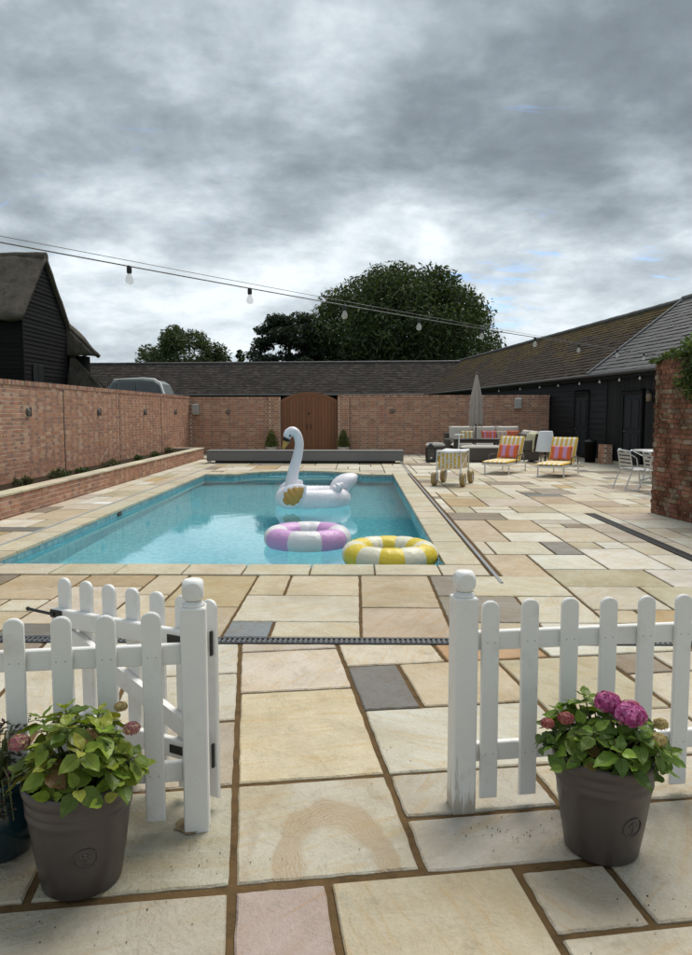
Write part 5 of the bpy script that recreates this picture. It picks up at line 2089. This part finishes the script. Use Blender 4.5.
# ------------------------------------------------------------------ festoon lights
def catenary(a, b, sag, n=30):
    a, b = Vector(a), Vector(b)
    return [a.lerp(b, i / n) - Vector((0, 0, sag * 4 * (i / n) * (1 - i / n))) for i in range(n + 1)]


def bulb(parent, p, s=1.0, cap=(1, 1, 1), glass_mat='bulb_glass'):
    h = MB()
    h.lathe([(0, .005), (.012, .005), (.019, -.008), (.019, -.045), (.015, -.052), (0, -.052)], 12, p)
    if s != 1.0: h.v = [tuple(Vector(p) + (Vector(q) - Vector(p)) * s) for q in h.v]
    ho = h.build('lamp_holder', 'black_iron', parent)
    g = MB()
    g.lathe([(.013, -.052), (.016, -.062), (.028, -.088), (.031, -.104), (.026, -.122), (.012, -.132), (0, -.134)], 14, p)
    if s != 1.0: g.v = [tuple(Vector(p) + (Vector(q) - Vector(p)) * s) for q in g.v]
    g.build('bulb', glass_mat, ho)


def build_festoon():
    o = thing('festoon_lights', 'overhead cable of festoon bulbs slung across from upper left', 'string lights', (0, 0, 0))
    A, B = Vector((-2.75, 3.55, 2.61)), Vector((5.3, 12.6, 2.56))
    Bend = Vector((5.1, 11.6, 2.52))
    B = Vector((5.0, 12.75, 2.62))
    c = catenary(A, B, .05, 40)
    MB().tube(c, .0048, 5).build('cable', 'gutter', o)
    w = catenary(A + Vector((0, 0, .035)), B + Vector((0, 0, .0)), .035, 40)
    MB().tube(w, .0022, 4).build('support_wire', 'gutter', o)
    # bulbs about every 1.2 m along the cable
    def at_px(px):
        best = None
        for i in range(len(c) - 1):
            for k in range(10):
                p = c[i].lerp(c[i + 1], k / 10)
                x = 357 + 720 * p.x / p.y
                if best is None or abs(x - px) < best[0]: best = (abs(x - px), p)
        return best[1]
    for px in (16, 131, 251, 345, 418, 479, 532, 575, 613, 645):
        if px == 16: continue
        p = at_px(px)
        bulb(o, tuple(p), .92)
    pt = MB().tube([(-2.75, 3.55, -.05), (-2.75, 3.55, 2.72)], .03, 8)
    pt.build('end_pole', 'black_iron', o)
    pt = MB().tube([(5.0, 12.75, 2.62), (5.6, 13.6, 2.66), barn_pt(-.2, -8.0, 2.75)], .0065, 5)
    pt.build('end_cable', 'black_iron', o)
    e = thing('eave_lights', 'string of small bulbs hung along the barn eave on the right', 'string lights', (0, 0, 0))
    ys = [-4.4, -3.0, -1.6, -.4, .9, 2.4, 4.2, 6.0, 8.2, 11.0, 14.0]
    cable = []
    for a, b in zip(ys, ys[1:]):
        cable += catenary(barn_pt(-.17, a, 2.66), barn_pt(-.17, b, 2.66), .05, 6)[:-1]
    cable.append(Vector(barn_pt(-.17, ys[-1], 2.66)))
    MB().tube(cable, .008, 5).build('cable', 'black_iron', e)
    for y in ys:
        bulb(e, barn_pt(-.17, y, 2.66), 1.15, glass_mat='white_ceramic')


build_festoon()


# ------------------------------------------------------------------ furniture
YEL, CRM = (.72, .48, .10), (.80, .76, .64)
ORG, LIL = (.70, .155, .065), (.60, .30, .48)


def cushion(mb, x0, x1, y0, y1, z0, z1, cols, axis='x', n=9, puff=.5, M=None):
    """soft box with stripes across one axis; each stripe its own strip of faces"""
    N = n * 2
    m = 10
    vs_, ds = [], []
    def P(f, g, side):
        ex = 1 - (2 * f - 1) ** 4
        ey = 1 - (2 * g - 1) ** 4
        t = max(0, ex * ey) ** .35
        zc, zh = (z0 + z1) / 2, (z1 - z0) / 2
        pin = 1 - .05 * (1 - abs(2 * f - 1)) * puff
        pin2 = 1 - .05 * (1 - abs(2 * g - 1)) * puff
        x = (x0 + x1) / 2 + (x1 - x0) / 2 * (2 * f - 1) * pin2
        y = (y0 + y1) / 2 + (y1 - y0) / 2 * (2 * g - 1) * pin
        v = Vector((x, y, zc + side * zh * (.25 + .75 * t) if t > 0 else zc))
        return M @ v if M is not None else v
    for i in range(N):
        c = cols[(i * n // N) % len(cols)]
        f0, f1 = i / N, (i + 1) / N
        for side in (1, -1):
            for j in range(m):
                g0, g1 = j / m, (j + 1) / m
                if axis == 'x': q = [P(f0, g0, side), P(f1, g0, side), P(f1, g1, side), P(f0, g1, side)]
                else: q = [P(g0, f0, side), P(g0, f1, side), P(g1, f1, side), P(g1, f0, side)]
                inv = (side < 0) ^ (axis != 'x')
                mb.add(q, [(3, 2, 1, 0) if inv else (0, 1, 2, 3)], c, True)
    # close the rim
    for i in range(m):
        for (fa, ga, fb, gb) in ((0, i / m, 0, (i + 1) / m), (1, i / m, 1, (i + 1) / m), (i / m, 0, (i + 1) / m, 0), (i / m, 1, (i + 1) / m, 1)):
            mb.add([P(fa, ga, -1), P(fb, gb, -1), P(fb, gb, 1), P(fa, ga, 1)], [(0, 1, 2, 3)], cols[0])


def build_loungers():
    def lounger(loc, rz, label):
        o = thing('sun_lounger', label, 'sun lounger', (loc[0], loc[1], 0), rz, 'striped sun loungers')
        # local +y towards the head
        for x in (-.32, .32):
            MB().cbox(x - .018, x + .018, -.62, 1.28, .235, .275, .004).build('side_rail', 'white_paint', o)
        for y in (-.61, .55, 1.27):
            MB().cbox(-.301, .301, y - .015, y + .015, .238, .272, .004).build('cross_rail', 'white_paint', o)
        for x in (-.32, .32):
            for y in (-.42, 1.08):
                MB().tube([(x, y, .0), (x, y, .236)], .019, 8).build('leg', 'white_paint', o)
        mb = MB()
        for k in range(7):
            mb.box(-.30, .30, -.58 + k * .16, -.50 + k * .16, .277, .286)
        mb.build('seat_slats', 'white_paint', o)
        M = Mloc(0, .58, .30) @ Matrix.Rotation(radians(58), 4, 'X')
        bf = MB()
        for x in (-.31, .31): bf.cbox(x - .015, x + .015, 0, .70, -.03, 0, .004, M=M)
        bf.cbox(-.31, .31, .66, .70, -.031, -.001, .004, M=M)
        bf.build('back_frame', 'white_paint', o)
        pr = MB()
        top = M @ Vector((.28, .42, -.03))
        for s in (-1, 1): pr.tube([(s * .28, top.y, top.z), (s * .28, 1.12, .26)], .01, 6)
        pr.build('back_prop', 'aluminium', o)
        ar = MB()
        for s in (-1, 1):
            ar.tube([(s * .37, .05, .27), (s * .385, .06, .45), (s * .385, .35, .475), (s * .385, .72, .45), (s * .37, .78, .27)], .016, 7)
        st = MB()
        cushion(st, -.33, .33, -.64, .60, .287, .355, [YEL, CRM], 'x', 11, .2)
        sc = st.build('seat_pad', 'fabric', o)
        st = MB()
        cushion(st, -.33, .33, .0, .74, .003, .07, [YEL, CRM], 'x', 11, .2, M=M)
        st.build('back_pad', 'fabric', o)
        for s, m_ in ((-1, ar),):
            m_.build('armrest', 'rattan', o)
        return o, M
    def pillow(parent_loc, rz, label):
        c, s = cos(rz), sin(rz)
        M = Mloc(parent_loc[0], parent_loc[1], 0, rz)
        o = thing('throw_cushion', label, 'cushion', (0, 0, 0), 0, 'orange and lilac striped cushions')
        p = M @ Vector((0, .66 - .02, .365))
        o.location = p
        o.rotation_euler = (0, 0, rz)
        Mb = Matrix.Rotation(radians(62), 4, 'X')
        mb = MB()
        cushion(mb, -.28, .28, -.02, .36, .02, .15, [ORG, ORG, LIL, LIL, ORG, ORG, LIL, LIL, ORG, ORG], 'x', 10, 1.6, M=Matrix.Translation((0, -.10, 0)) @ Mb)
        mb.build('cover', 'fabric', o)
        pp = MB()
        pp.tube([Matrix.Translation((0, -.10, 0)) @ Mb @ Vector(v) for v in ((-.27, -.01, .085), (.27, -.01, .085))], .008, 5, ORG)
        pp.build('piping', 'fabric', o)
    for loc, rz, lb, lc in (((3.82, 19.0), radians(-29), 'yellow striped sun lounger nearer the beach trolley', 'orange and lilac striped cushion on the lounger nearer the trolley'),
                            ((4.99, 18.15), radians(-30), 'yellow striped sun lounger nearer the barn, beside white lamp', 'orange and lilac striped cushion on the lounger nearer the barn')):
        lounger(loc, rz, lb)
        pillow(loc, rz, lc)


build_loungers()


def build_trolley():
    o = thing('beach_trolley', 'white beach trolley with yellow striped sides and chunky tan wheels', 'trolley', (2.13, 15.95, 0), radians(-20))
    HW, HL = .315, .46
    WB = (.70, .70, .68)
    for sx in (-1, 1):
        for sy in (-1, 1):
            w = thing_part(o, 'wheel')
            M = Matrix.Translation((sx * (HW + .0), sy * (HL - .03), .148)) @ Matrix.Rotation(radians(90), 4, 'Y')
            MB().lathe([(.08, -.045), (.13, -.05), (.148, -.03), (.148, .03), (.13, .05), (.08, .045)], 24, M=M, col=(.34, .235, .09)).build('tyre', 'plastic', w)
            rm = MB().lathe([(.082, -.04), (.075, -.02), (.075, .02), (.082, .04)], 20, M=M, col=WB)
            for k in range(6):
                a = k * pi / 3
                rm.tube([M @ Vector((0, 0, 0)), M @ Vector((.078 * cos(a), .078 * sin(a), 0))], .010, 5, WB)
            rm.lathe([(0, -.05), (.022, -.05), (.022, .05), (0, .05)], 10, M=M, col=WB)
            rm.build('rim', 'plastic', w)
            MB().tube([(sx * (HW - .055), sy * (HL - .03), .148), (sx * (HW - .055), sy * (HL - .03), .745)], .016, 8, WB).build('corner_post', 'plastic', o)
            MB().cbox(sx * (HW - .055) - .03, sx * (HW - .055) + .03, sy * (HL - .03) - .03, sy * (HL - .03) + .03, .13, .30, .006, WB).build('fork', 'plastic', o)
    # striped fabric bin
    x0, x1, y0, y1, z0, z1 = -.235, .235, -.405, .405, .37, .72
    n = 11
    fb = MB()
    for (ax, ay, bx, by) in ((x0, y0, x1, y0), (x1, y0, x1, y1), (x1, y1, x0, y1), (x0, y1, x0, y0)):
        m = n if ax != bx else 21
        for i in range(m):
            f0, f1 = i / m, (i + 1) / m
            p, q = Vector((ax, ay, 0)).lerp(Vector((bx, by, 0)), f0), Vector((ax, ay, 0)).lerp(Vector((bx, by, 0)), f1)
            fb.add([(p.x, p.y, z0), (q.x, q.y, z0), (q.x, q.y, z1), (p.x, p.y, z1)], [(0, 1, 2, 3)], (YEL, CRM)[i % 2])
    fb.add([(x0, y0, z0), (x1, y0, z0), (x1, y1, z0), (x0, y1, z0)], [(3, 2, 1, 0)], CRM)
    fb.build('fabric_bin', 'fabric', o)
    rim = MB()
    for (a, b) in (((-.255, -.43), (.255, -.43)), ((.255, -.43), (.255, .43)), ((.255, .43), (-.255, .43)), ((-.255, .43), (-.255, -.43))):
        mx, my = (a[0] + b[0]) / 2, (a[1] + b[1]) / 2
        rim.tube([(*a, .75), (mx, my, .73), (*b, .75)], .028, 8, (.74, .74, .74))
    rim.build('rolled_edge', 'fabric', o)
    xb = MB()
    for (a, b) in (((-.25, -.44), (.25, -.44)), ((-.25, .44), (.25, .44)), ((.257, -.43), (.257, .43)), ((-.257, -.43), (-.257, .43))):
        xb.tube([(*a, .37), (*b, .70)], .010, 6, WB)
        xb.tube([(*a, .70), (*b, .37)], .010, 6, WB)
    xb.build('cross_brace', 'plastic', o)
    MB().tube([(0, .43, .30), (.02, .47, .70), (.03, .48, 1.08)], .013, 7, WB).build('pull_handle', 'plastic', o)
    MB().tube([(-.08, .48, 1.09), (.14, .48, 1.09)], .016, 7, WB).build('handle_grip', 'plastic', o)
    tw = MB()
    cushion(tw, -.25, .25, -.42, .42, .70, .775, [(.72, .72, .72)], 'x', 5, .5)
    tw.build('top_cover', 'fabric', o)


def thing_part(parent, name):
    e = link(name, None, parent)
    e.empty_display_size = .05
    return e


build_trolley()


def build_sofa():
    GR = (.60, .565, .51)
    o = thing('corner_sofa', 'grey rattan corner sofa with pale cushions against the back wall', 'sofa', (3.15, 25.3, 0))
    # back run: local x 0..4.1, seat depth .85, back at y=.85; right run comes forward
    MB().cbox(0, 2.75, .0, .90, .04, .36, .02).build('base', 'rattan', o)
    MB().cbox(1.87, 2.67, -2.25, -.003, .04, .36, .02).build('base', 'rattan', o)
    MB().cbox(0, 2.75, .80, .98, .363, .86, .03).build('back_frame', 'rattan', o)
    MB().cbox(2.53, 2.71, -2.25, .797, .363, .86, .03).build('back_frame', 'rattan', o)
    MB().cbox(-.02, .14, -.02, .797, .363, .66, .03).build('arm', 'rattan', o)
    MB().cbox(1.87, 2.527, -2.29, -2.13, .363, .70, .03).build('arm', 'rattan', o)
    for i in range(3):
        mb = MB()
        cushion(mb, .15 + i * .835, .15 + (i + 1) * .835 - .015, .0, .62, .363, .52, [GR], 'x', 5, .2)
        mb.build('seat_cushion', 'fabric', o)
        mb = MB()
        M = Mloc(0, .60, .50) @ Matrix.Rotation(radians(76), 4, 'X')
        cushion(mb, .15 + i * .835, .15 + (i + 1) * .835 - .015, 0, .60, -.02, .17, [GR], 'x', 5, .6, M=M)
        mb.build('back_cushion', 'fabric', o)
    for i in range(2):
        mb = MB()
        cushion(mb, 1.88, 2.48, -2.12 + i * 1.05, -1.08 + i * 1.05, .363, .52, [GR], 'x', 5, .2)
        mb.build('seat_cushion', 'fabric', o)
        mb = MB()
        M = Mloc(2.48, -2.1 + i * 1.05, .5, radians(-90)) @ Matrix.Rotation(radians(76), 4, 'X')
        cushion(mb, -1.03, -.0, -.0, .52, -.16, .02, [GR], 'x', 5, .6, M=M)
        mb.build('back_cushion', 'fabric', o)
    def cus(x, y, z, rz, cols, n, label, w=.46, h=.42):
        c = thing('scatter_cushion', label, 'cushion', (x, y, z), rz, 'cushions on the corner sofa')
        mb = MB()
        cushion(mb, -w / 2, w / 2, 0, h, -.06, .06, cols, 'x', n, 1.6, M=Matrix.Rotation(radians(68), 4, 'X'))
        mb.build('cover', 'fabric', c)
        MB().tube([Matrix.Rotation(radians(68), 4, 'X') @ Vector(v) for v in ((-w / 2 + .02, .006, 0), (w / 2 - .02, .006, 0))], .008, 5, cols[0]).build('piping', 'fabric', c)
    cus(3.93, 25.66, .54, 0, [YEL, CRM, (.55, .47, .33)], 9, 'yellow and cream striped cushion on the sofa by the parasol')
    cus(4.72, 25.66, .54, radians(4), [ORG, LIL, ORG, (.55, .2, .25)], 8, 'orange and lilac cushion on the sofa right of parasol', .56)
    cus(5.50, 25.55, .55, radians(-10), [ORG, (.5, .16, .1)], 5, 'red-orange cushion in the sofa corner', .44)
    cus(5.20, 25.60, .54, radians(6), [(.58, .5, .40), (.52, .36, .30)], 6, 'pale patterned cushion left of the sofa corner', .46)
    # throw over the right back
    t = thing('throw_blanket', 'cream-green throw draped over the right end of the sofa', 'blanket', (5.77, 23.30, .88))
    mb = MB()
    nu, nv = 14, 18
    vs, fs = [], []
    for i in range(nu + 1):
        for j in range(nv + 1):
            u, v = i / nu - .5, j / nv
            s = (v - .5) * 1.3
            if abs(s) < .12: x, z = s, .03
            elif s < 0: x, z = -.12 - .05 * min(1, (-s - .12) * 2), .03 + (s + .12) * .95
            else: x, z = .12 + .05 * min(1, (s - .12) * 2), .03 - (s - .12) * .95
            y = u * 1.1 + .05 * sin(v * 7)
            w = .022 * sin(u * 34 + v * 3) + .012 * mnoise.noise(Vector((u * 8, v * 8, 0)))
            vs.append((x + (w if s > 0 else -abs(w)) - .01, y, z + .012 * sin(u * 23)))
    for i in range(nu):
        for j in range(nv):
            a = i * (nv + 1) + j
            fs.append((a, a + nv + 1, a + nv + 2, a + 1))
    mb.add(vs, fs, (.58, .56, .38), True)
    cl = mb.build('cloth', 'fabric', t)
    cl.modifiers.new('thick', 'SOLIDIFY').thickness = .02
    fr = MB()
    for i in range(22):
        y = -.52 + i * .05
        fr.tube([(-.19, y, -.47), (-.20, y, -.54)], .005, 4, (.58, .56, .38))
    fr.build('fringe', 'fabric', t)
    # dark dining table and bench before the sofa
    tb = thing('patio_table', 'dark rectangular patio table between sofa and rattan bench', 'table', (4.05, 24.55, 0))
    MB().cbox(-.82, .82, -.38, .38, .665, .70, .01).build('table_top', 'dark_top', tb)
    MB().cbox(-.72, .72, -.30, .30, .56, .663, .01).build('table_frame', 'rattan', tb)
    for sx in (-1, 1):
        for sy in (-1, 1):
            MB().cbox(sx * .68 - .04, sx * .68 + .04, sy * .26 - .04, sy * .26 + .04, 0, .559, .006).build('leg', 'rattan', tb)
    bn = thing('rattan_bench', 'long rattan bench with pale seat pad in front of the patio table', 'bench', (4.05, 23.25, 0))
    MB().cbox(-.72, .72, -.26, .26, .03, .42, .015).build('base', 'rattan', bn)
    mb = MB()
    cushion(mb, -.72, .72, -.26, .26, .423, .53, [GR], 'x', 6, .1)
    mb.build('seat_pad', 'fabric', bn)
    for sx in (-1, 1):
        for sy in (-1, 1): MB().cbox(sx * .66 - .03, sx * .66 + .03, sy * .21 - .03, sy * .21 + .03, 0, .029, .003).build('foot', 'black_iron', bn)
    st = thing('rattan_stool', 'square rattan stool with pale pad left of the sofa', 'stool', (2.62, 24.15, 0))
    MB().cbox(-.30, .30, -.28, .28, .03, .43, .015).build('base', 'rattan', st)
    mb = MB()
    cushion(mb, -.31, .31, -.29, .29, .433, .58, [(.48, .46, .43)], 'x', 5, .1)
    mb.build('seat_pad', 'fabric', st)
    for sx in (-1, 1):
        for sy in (-1, 1): MB().cbox(sx * .25 - .03, sx * .25 + .03, sy * .23 - .03, sy * .23 + .03, 0, .029, .003).build('foot', 'black_iron', st)
    # black lantern
    ln = thing('floor_lantern', 'black box lantern on the paving before the rattan stool', 'lantern', (2.36, 23.05, 0))
    MB().cbox(-.15, .15, -.15, .15, .0, .06, .006).build('base', 'black_iron', ln)
    MB().cbox(-.15, .15, -.15, .15, .44, .49, .006).build('top', 'black_iron', ln)
    for sx in (-1, 1):
        for sy in (-1, 1): MB().cbox(sx * .135 - .015, sx * .135 + .015, sy * .135 - .015, sy * .135 + .015, .0605, .4395, .003).build('post', 'black_iron', ln)
    MB().box(-.118, .118, -.118, .118, .063, .438).build('glass', 'dark_glass', ln)
    MB().lathe([(0, .62), (.04, .60), (.06, .55), (.13, .4905), (0, .4905)], 12).build('cap', 'black_iron', ln)
    MB().tube([(-.05, 0, .60), (-.05, 0, .66), (.05, 0, .66), (.05, 0, .60)], .008, 6).build('handle', 'black_iron', ln)
    MB().lathe([(0, .13), (.035, .12), (.035, .065), (0, .064)], 10, (0, -.135, .05), (.7, .68, .6)).build('candle', 'plastic', ln)
    # closed parasol
    pa = thing('closed_parasol', 'closed taupe parasol on a pole by the patio table', 'parasol', (4.12, 25.08, 0))
    MB().tube([(0, 0, 0.05), (0, 0, 2.92)], .022, 8).build('pole', 'gutter', pa)
    MB().lathe([(0, 0), (.26, 0), (.26, .05), (.06, .08), (.03, .25), (0, .25)], 20).build('base', 'black_iron', pa)
    mb = MB()
    n, m = 48, 22
    vs, fs = [], []
    for j in range(m + 1):
        f = j / m
        z = 2.88 - 1.74 * f
        r = .03 + .19 * (min(1, f * 1.6) ** .8) * (1 - .25 * max(0, f - .75) * 2) * (1 if f < .86 else 1.02)
        if .60 < f < .70: r *= .86
        for k in range(n):
            a = 2 * pi * k / n
            rr = r * (1 + .20 * sin(a * 8 + f * 1.2) * min(1, f * 2))
            vs.append((rr * cos(a), rr * sin(a), z - (.06 * sin(a * 8) if j == m else 0)))
    for j in range(m):
        for k in range(n):
            l = (k + 1) % n
            fs.append((j * n + k, (j + 1) * n + k, (j + 1) * n + l, j * n + l))
    mb.add(vs, fs, (.40, .355, .325), True)
    mb.build('canopy', 'fabric', pa)
    MB().ball((0, 0, 2.93), .03, nu=10, nv=8).build('finial', 'gutter', pa)
    # lamp with white shade
    lp = thing('floor_lamp', 'outdoor lamp with white conical shade between loungers and sofa', 'lamp', (5.66, 21.7, 0))
    MB().lathe([(0, .0), (.16, .0), (.16, .03), (.03, .05), (.03, .46), (0, .46)], 18).build('stand', 'dark_top', lp)
    MB().lathe([(.29, .42), (.20, 1.02), (.19, 1.03), (0, 1.03)], 28).build('shade', 'lamp_shade', lp)
    MB().lathe([(.285, .425), (.0, .435)], 28).build('shade_base', 'lamp_shade', lp)


build_sofa()


def build_bistro():
    def chair(loc, rz, label):
        o = thing('bistro_chair', label, 'chair', (loc[0], loc[1], 0), rz, 'aluminium bistro chairs')
        # faces local +x
        for s in (-1, 1):
            y = s * .25
            MB().tube([(-.36, y, 0), (-.20, y, .42), (-.235, y, .62), (-.27, y, .80), (-.25, y, .825), (-.20, y, .815), (.10, y * 1.04, .67), (.16, y * 1.04, .63), (.18, y * 1.04, .55), (.19, y, .42), (.27, y, 0)], .014, 8).build('side_frame', 'aluminium', o)
            MB().tube([(-.20, y, .42), (.19, y, .42)], .011, 6).build('seat_rail', 'aluminium', o)
        MB().tube([(-.27, -.25, .80), (-.275, 0, .815), (-.27, .25, .80)], .014, 8).build('top_rail', 'aluminium', o)
        for k in range(8):
            x = -.18 + k * .048
            MB().cbox(x, x + .040, -.24, .24, .432, .440, .002).build('seat_slat', 'aluminium', o)
        for k in range(4):
            z = .52 + k * .075
            x = -.215 - (z - .45) * .16
            MB().cbox(x - .004, x + .004, -.24, .24, z - .024, z + .024, .002).build('back_slat', 'aluminium', o)
    chair((5.78, 14.98), radians(8), 'aluminium slatted bistro chair farther from the old brick wall')
    chair((6.0, 14.22), radians(6), 'aluminium slatted bistro chair half hidden by the old brick wall')
    t = thing('bistro_table', 'small round aluminium table behind the bistro chairs', 'table', (6.82, 16.7, 0))
    MB().lathe([(0, .70), (.42, .70), (.435, .705), (.435, .725), (.42, .73), (0, .73)], 30).build('table_top', 'aluminium', t)
    MB().tube([(0, 0, .03), (0, 0, .70)], .03, 10).build('column', 'aluminium', t)
    for k in range(4):
        a = k * pi / 2 + .4
        MB().tube([(0, 0, .10), (cos(a) * .22, sin(a) * .22, .05), (cos(a) * .34, sin(a) * .34, .012)], .014, 6).build('foot', 'aluminium', t)


build_bistro()


# ------------------------------------------------------------------ vehicle behind the left wall
def build_vehicle():
    # only the cabin top shows over the wall
    o = thing('parked_van', 'van cabin with dark windows and pale roof edge showing over the left wall', 'van', (-9.75, 31.6, 0))
    o.scale = (.80, 1, .985)
    W = 1.02
    def section(x):      # half-profile: bottom to roof
        return x
    # side outline in local x (length) / z
    low = [(-2.3, .45), (2.1, .45), (2.25, .9), (2.2, 1.5)]
    cab = [(2.02, 2.2), (1.72, 2.84), (1.42, 3.0), (.8, 3.06), (-.5, 3.06), (-.85, 2.96), (-1.45, 2.25), (-2.3, 2.1), (-2.42, 1.2)]
    poly = low + cab
    M = Matrix(((1, 0, 0, 0), (0, 0, 1, 0), (0, 1, 0, 0), (0, 0, 0, 1)))
    mb = MB()
    n = len(poly)
    vs = []
    for y, k in ((-W, .97), (-W + .09, 1.0), (W - .09, 1.0), (W, .97)):
        for x, z in poly:
            zz = z if z < 2.0 else z - (0.05 if abs(y) == W else 0)
            inn = .16 * max(0, (z - 2.0))
            yy = y - (inn if y > 0 else -inn)
            vs.append((x * k, yy, zz))
    fs = [tuple(range(n)), tuple(range(3 * n, 4 * n))[::-1]]
    for l in range(3):
        for i in range(n):
            j = (i + 1) % n
            fs.append((l * n + i, (l + 1) * n + i, (l + 1) * n + j, l * n + j))
    mb.add(vs, fs, (.13, .145, .155))
    mb.build('body', 'plastic', o)
    def win(pts, nm='window'):
        m = MB()
        q = [Vector((x, -W + .16 * max(0, z - 2.0) - .018, z)) for x, z in pts]
        m.add(q + [p + Vector((0, .04, 0)) for p in q], [tuple(range(len(q)))] + [(i, len(q) + i, len(q) + (i + 1) % len(q), (i + 1) % len(q)) for i in range(len(q))])
        m.build(nm, 'dark_glass', o)
    win([(-1.25, 2.22), (-.62, 2.22), (-.56, 2.86), (-.72, 2.86)])
    win([(-.48, 2.22), (.42, 2.22), (.42, 2.90), (-.44, 2.90)])
    win([(.56, 2.22), (1.76, 2.22), (1.62, 2.70), (1.36, 2.88), (.56, 2.90)])
    e = MB()
    e.tube([(-.75, -W + .14, 3.02), (.8, -W + .14, 3.08), (1.42, -W + .14, 3.02), (1.74, -W + .12, 2.86), (1.98, -W + .05, 2.3), (2.05, -W, 2.0), (2.2, -W, 1.4)], [.02, .03, .05, .06, .065, .065, .06], 8, (.75, .76, .76))
    e.build('roof_edge', 'plastic', o)
    for x in (-1.5, 1.45):
        for s in (-1, 1):
            w = thing_part(o, 'wheel')
            MM = Matrix.Translation((x, s * .9, .33)) @ Matrix.Rotation(radians(90), 4, 'X')
            MB().lathe([(.2, -.1), (.3, -.11), (.33, -.07), (.33, .07), (.3, .11), (.2, .1)], 20, M=MM, col=(.03, .03, .03)).build('tyre', 'plastic', w)
            MB().lathe([(0, -.08), (.2, -.08), (.2, .08), (0, .08)], 16, M=MM, col=(.4, .4, .4)).build('rim', 'plastic', w)
    MB().cbox(-2.46, -2.40, -.6, -.4, 1.2, 1.4, .01, (.8, .8, .75)).build('headlight', 'plastic', o)
    MB().cbox(-2.46, -2.40, .4, .6, 1.2, 1.4, .01, (.8, .8, .75)).build('headlight', 'plastic', o)


build_vehicle()


# ------------------------------------------------------------------ crumbs of soil and grit on the paving
def build_crumbs():
    rg = random.Random(99)
    mb = MB()
    def crumb(x, y, r):
        a = rg.uniform(0, pi)
        c = jit(rg, rg.choice([(.06, .045, .03), (.10, .075, .045), (.03, .026, .02), (.16, .12, .07)]), .3)
        q = [(x + r * cos(a + k * pi / 2) * rg.uniform(.6, 1.3), y + r * sin(a + k * pi / 2) * rg.uniform(.5, 1.2), .003) for k in range(4)]
        mb.add(q + [(x, y, .004 + r * .7)], [(0, 1, 4), (1, 2, 4), (2, 3, 4), (3, 0, 4)], c)
    for _ in range(150):
        y = rg.uniform(2.0, 6.8)
        crumb(rg.uniform(-.5, .5) * y, y, rg.uniform(.0012, .0032))
    for cx, cy, n, sp in ((.60, 2.62, 36, .10), (-.60, 2.45, 20, .12), (.15, 3.3, 6, .03), (.95, 2.25, 16, .15), (-.8, 2.1, 18, .2)):
        for _ in range(n):
            crumb(cx + rg.gauss(0, sp), cy + rg.gauss(0, sp * .5), rg.uniform(.0015, .0042))
    mb.build('soil_crumbs', 'soil_bits', None, 'stuff')


simple_mat('soil_bits', (1, 1, 1), .95, .2, 40, spec=.1)
build_crumbs()
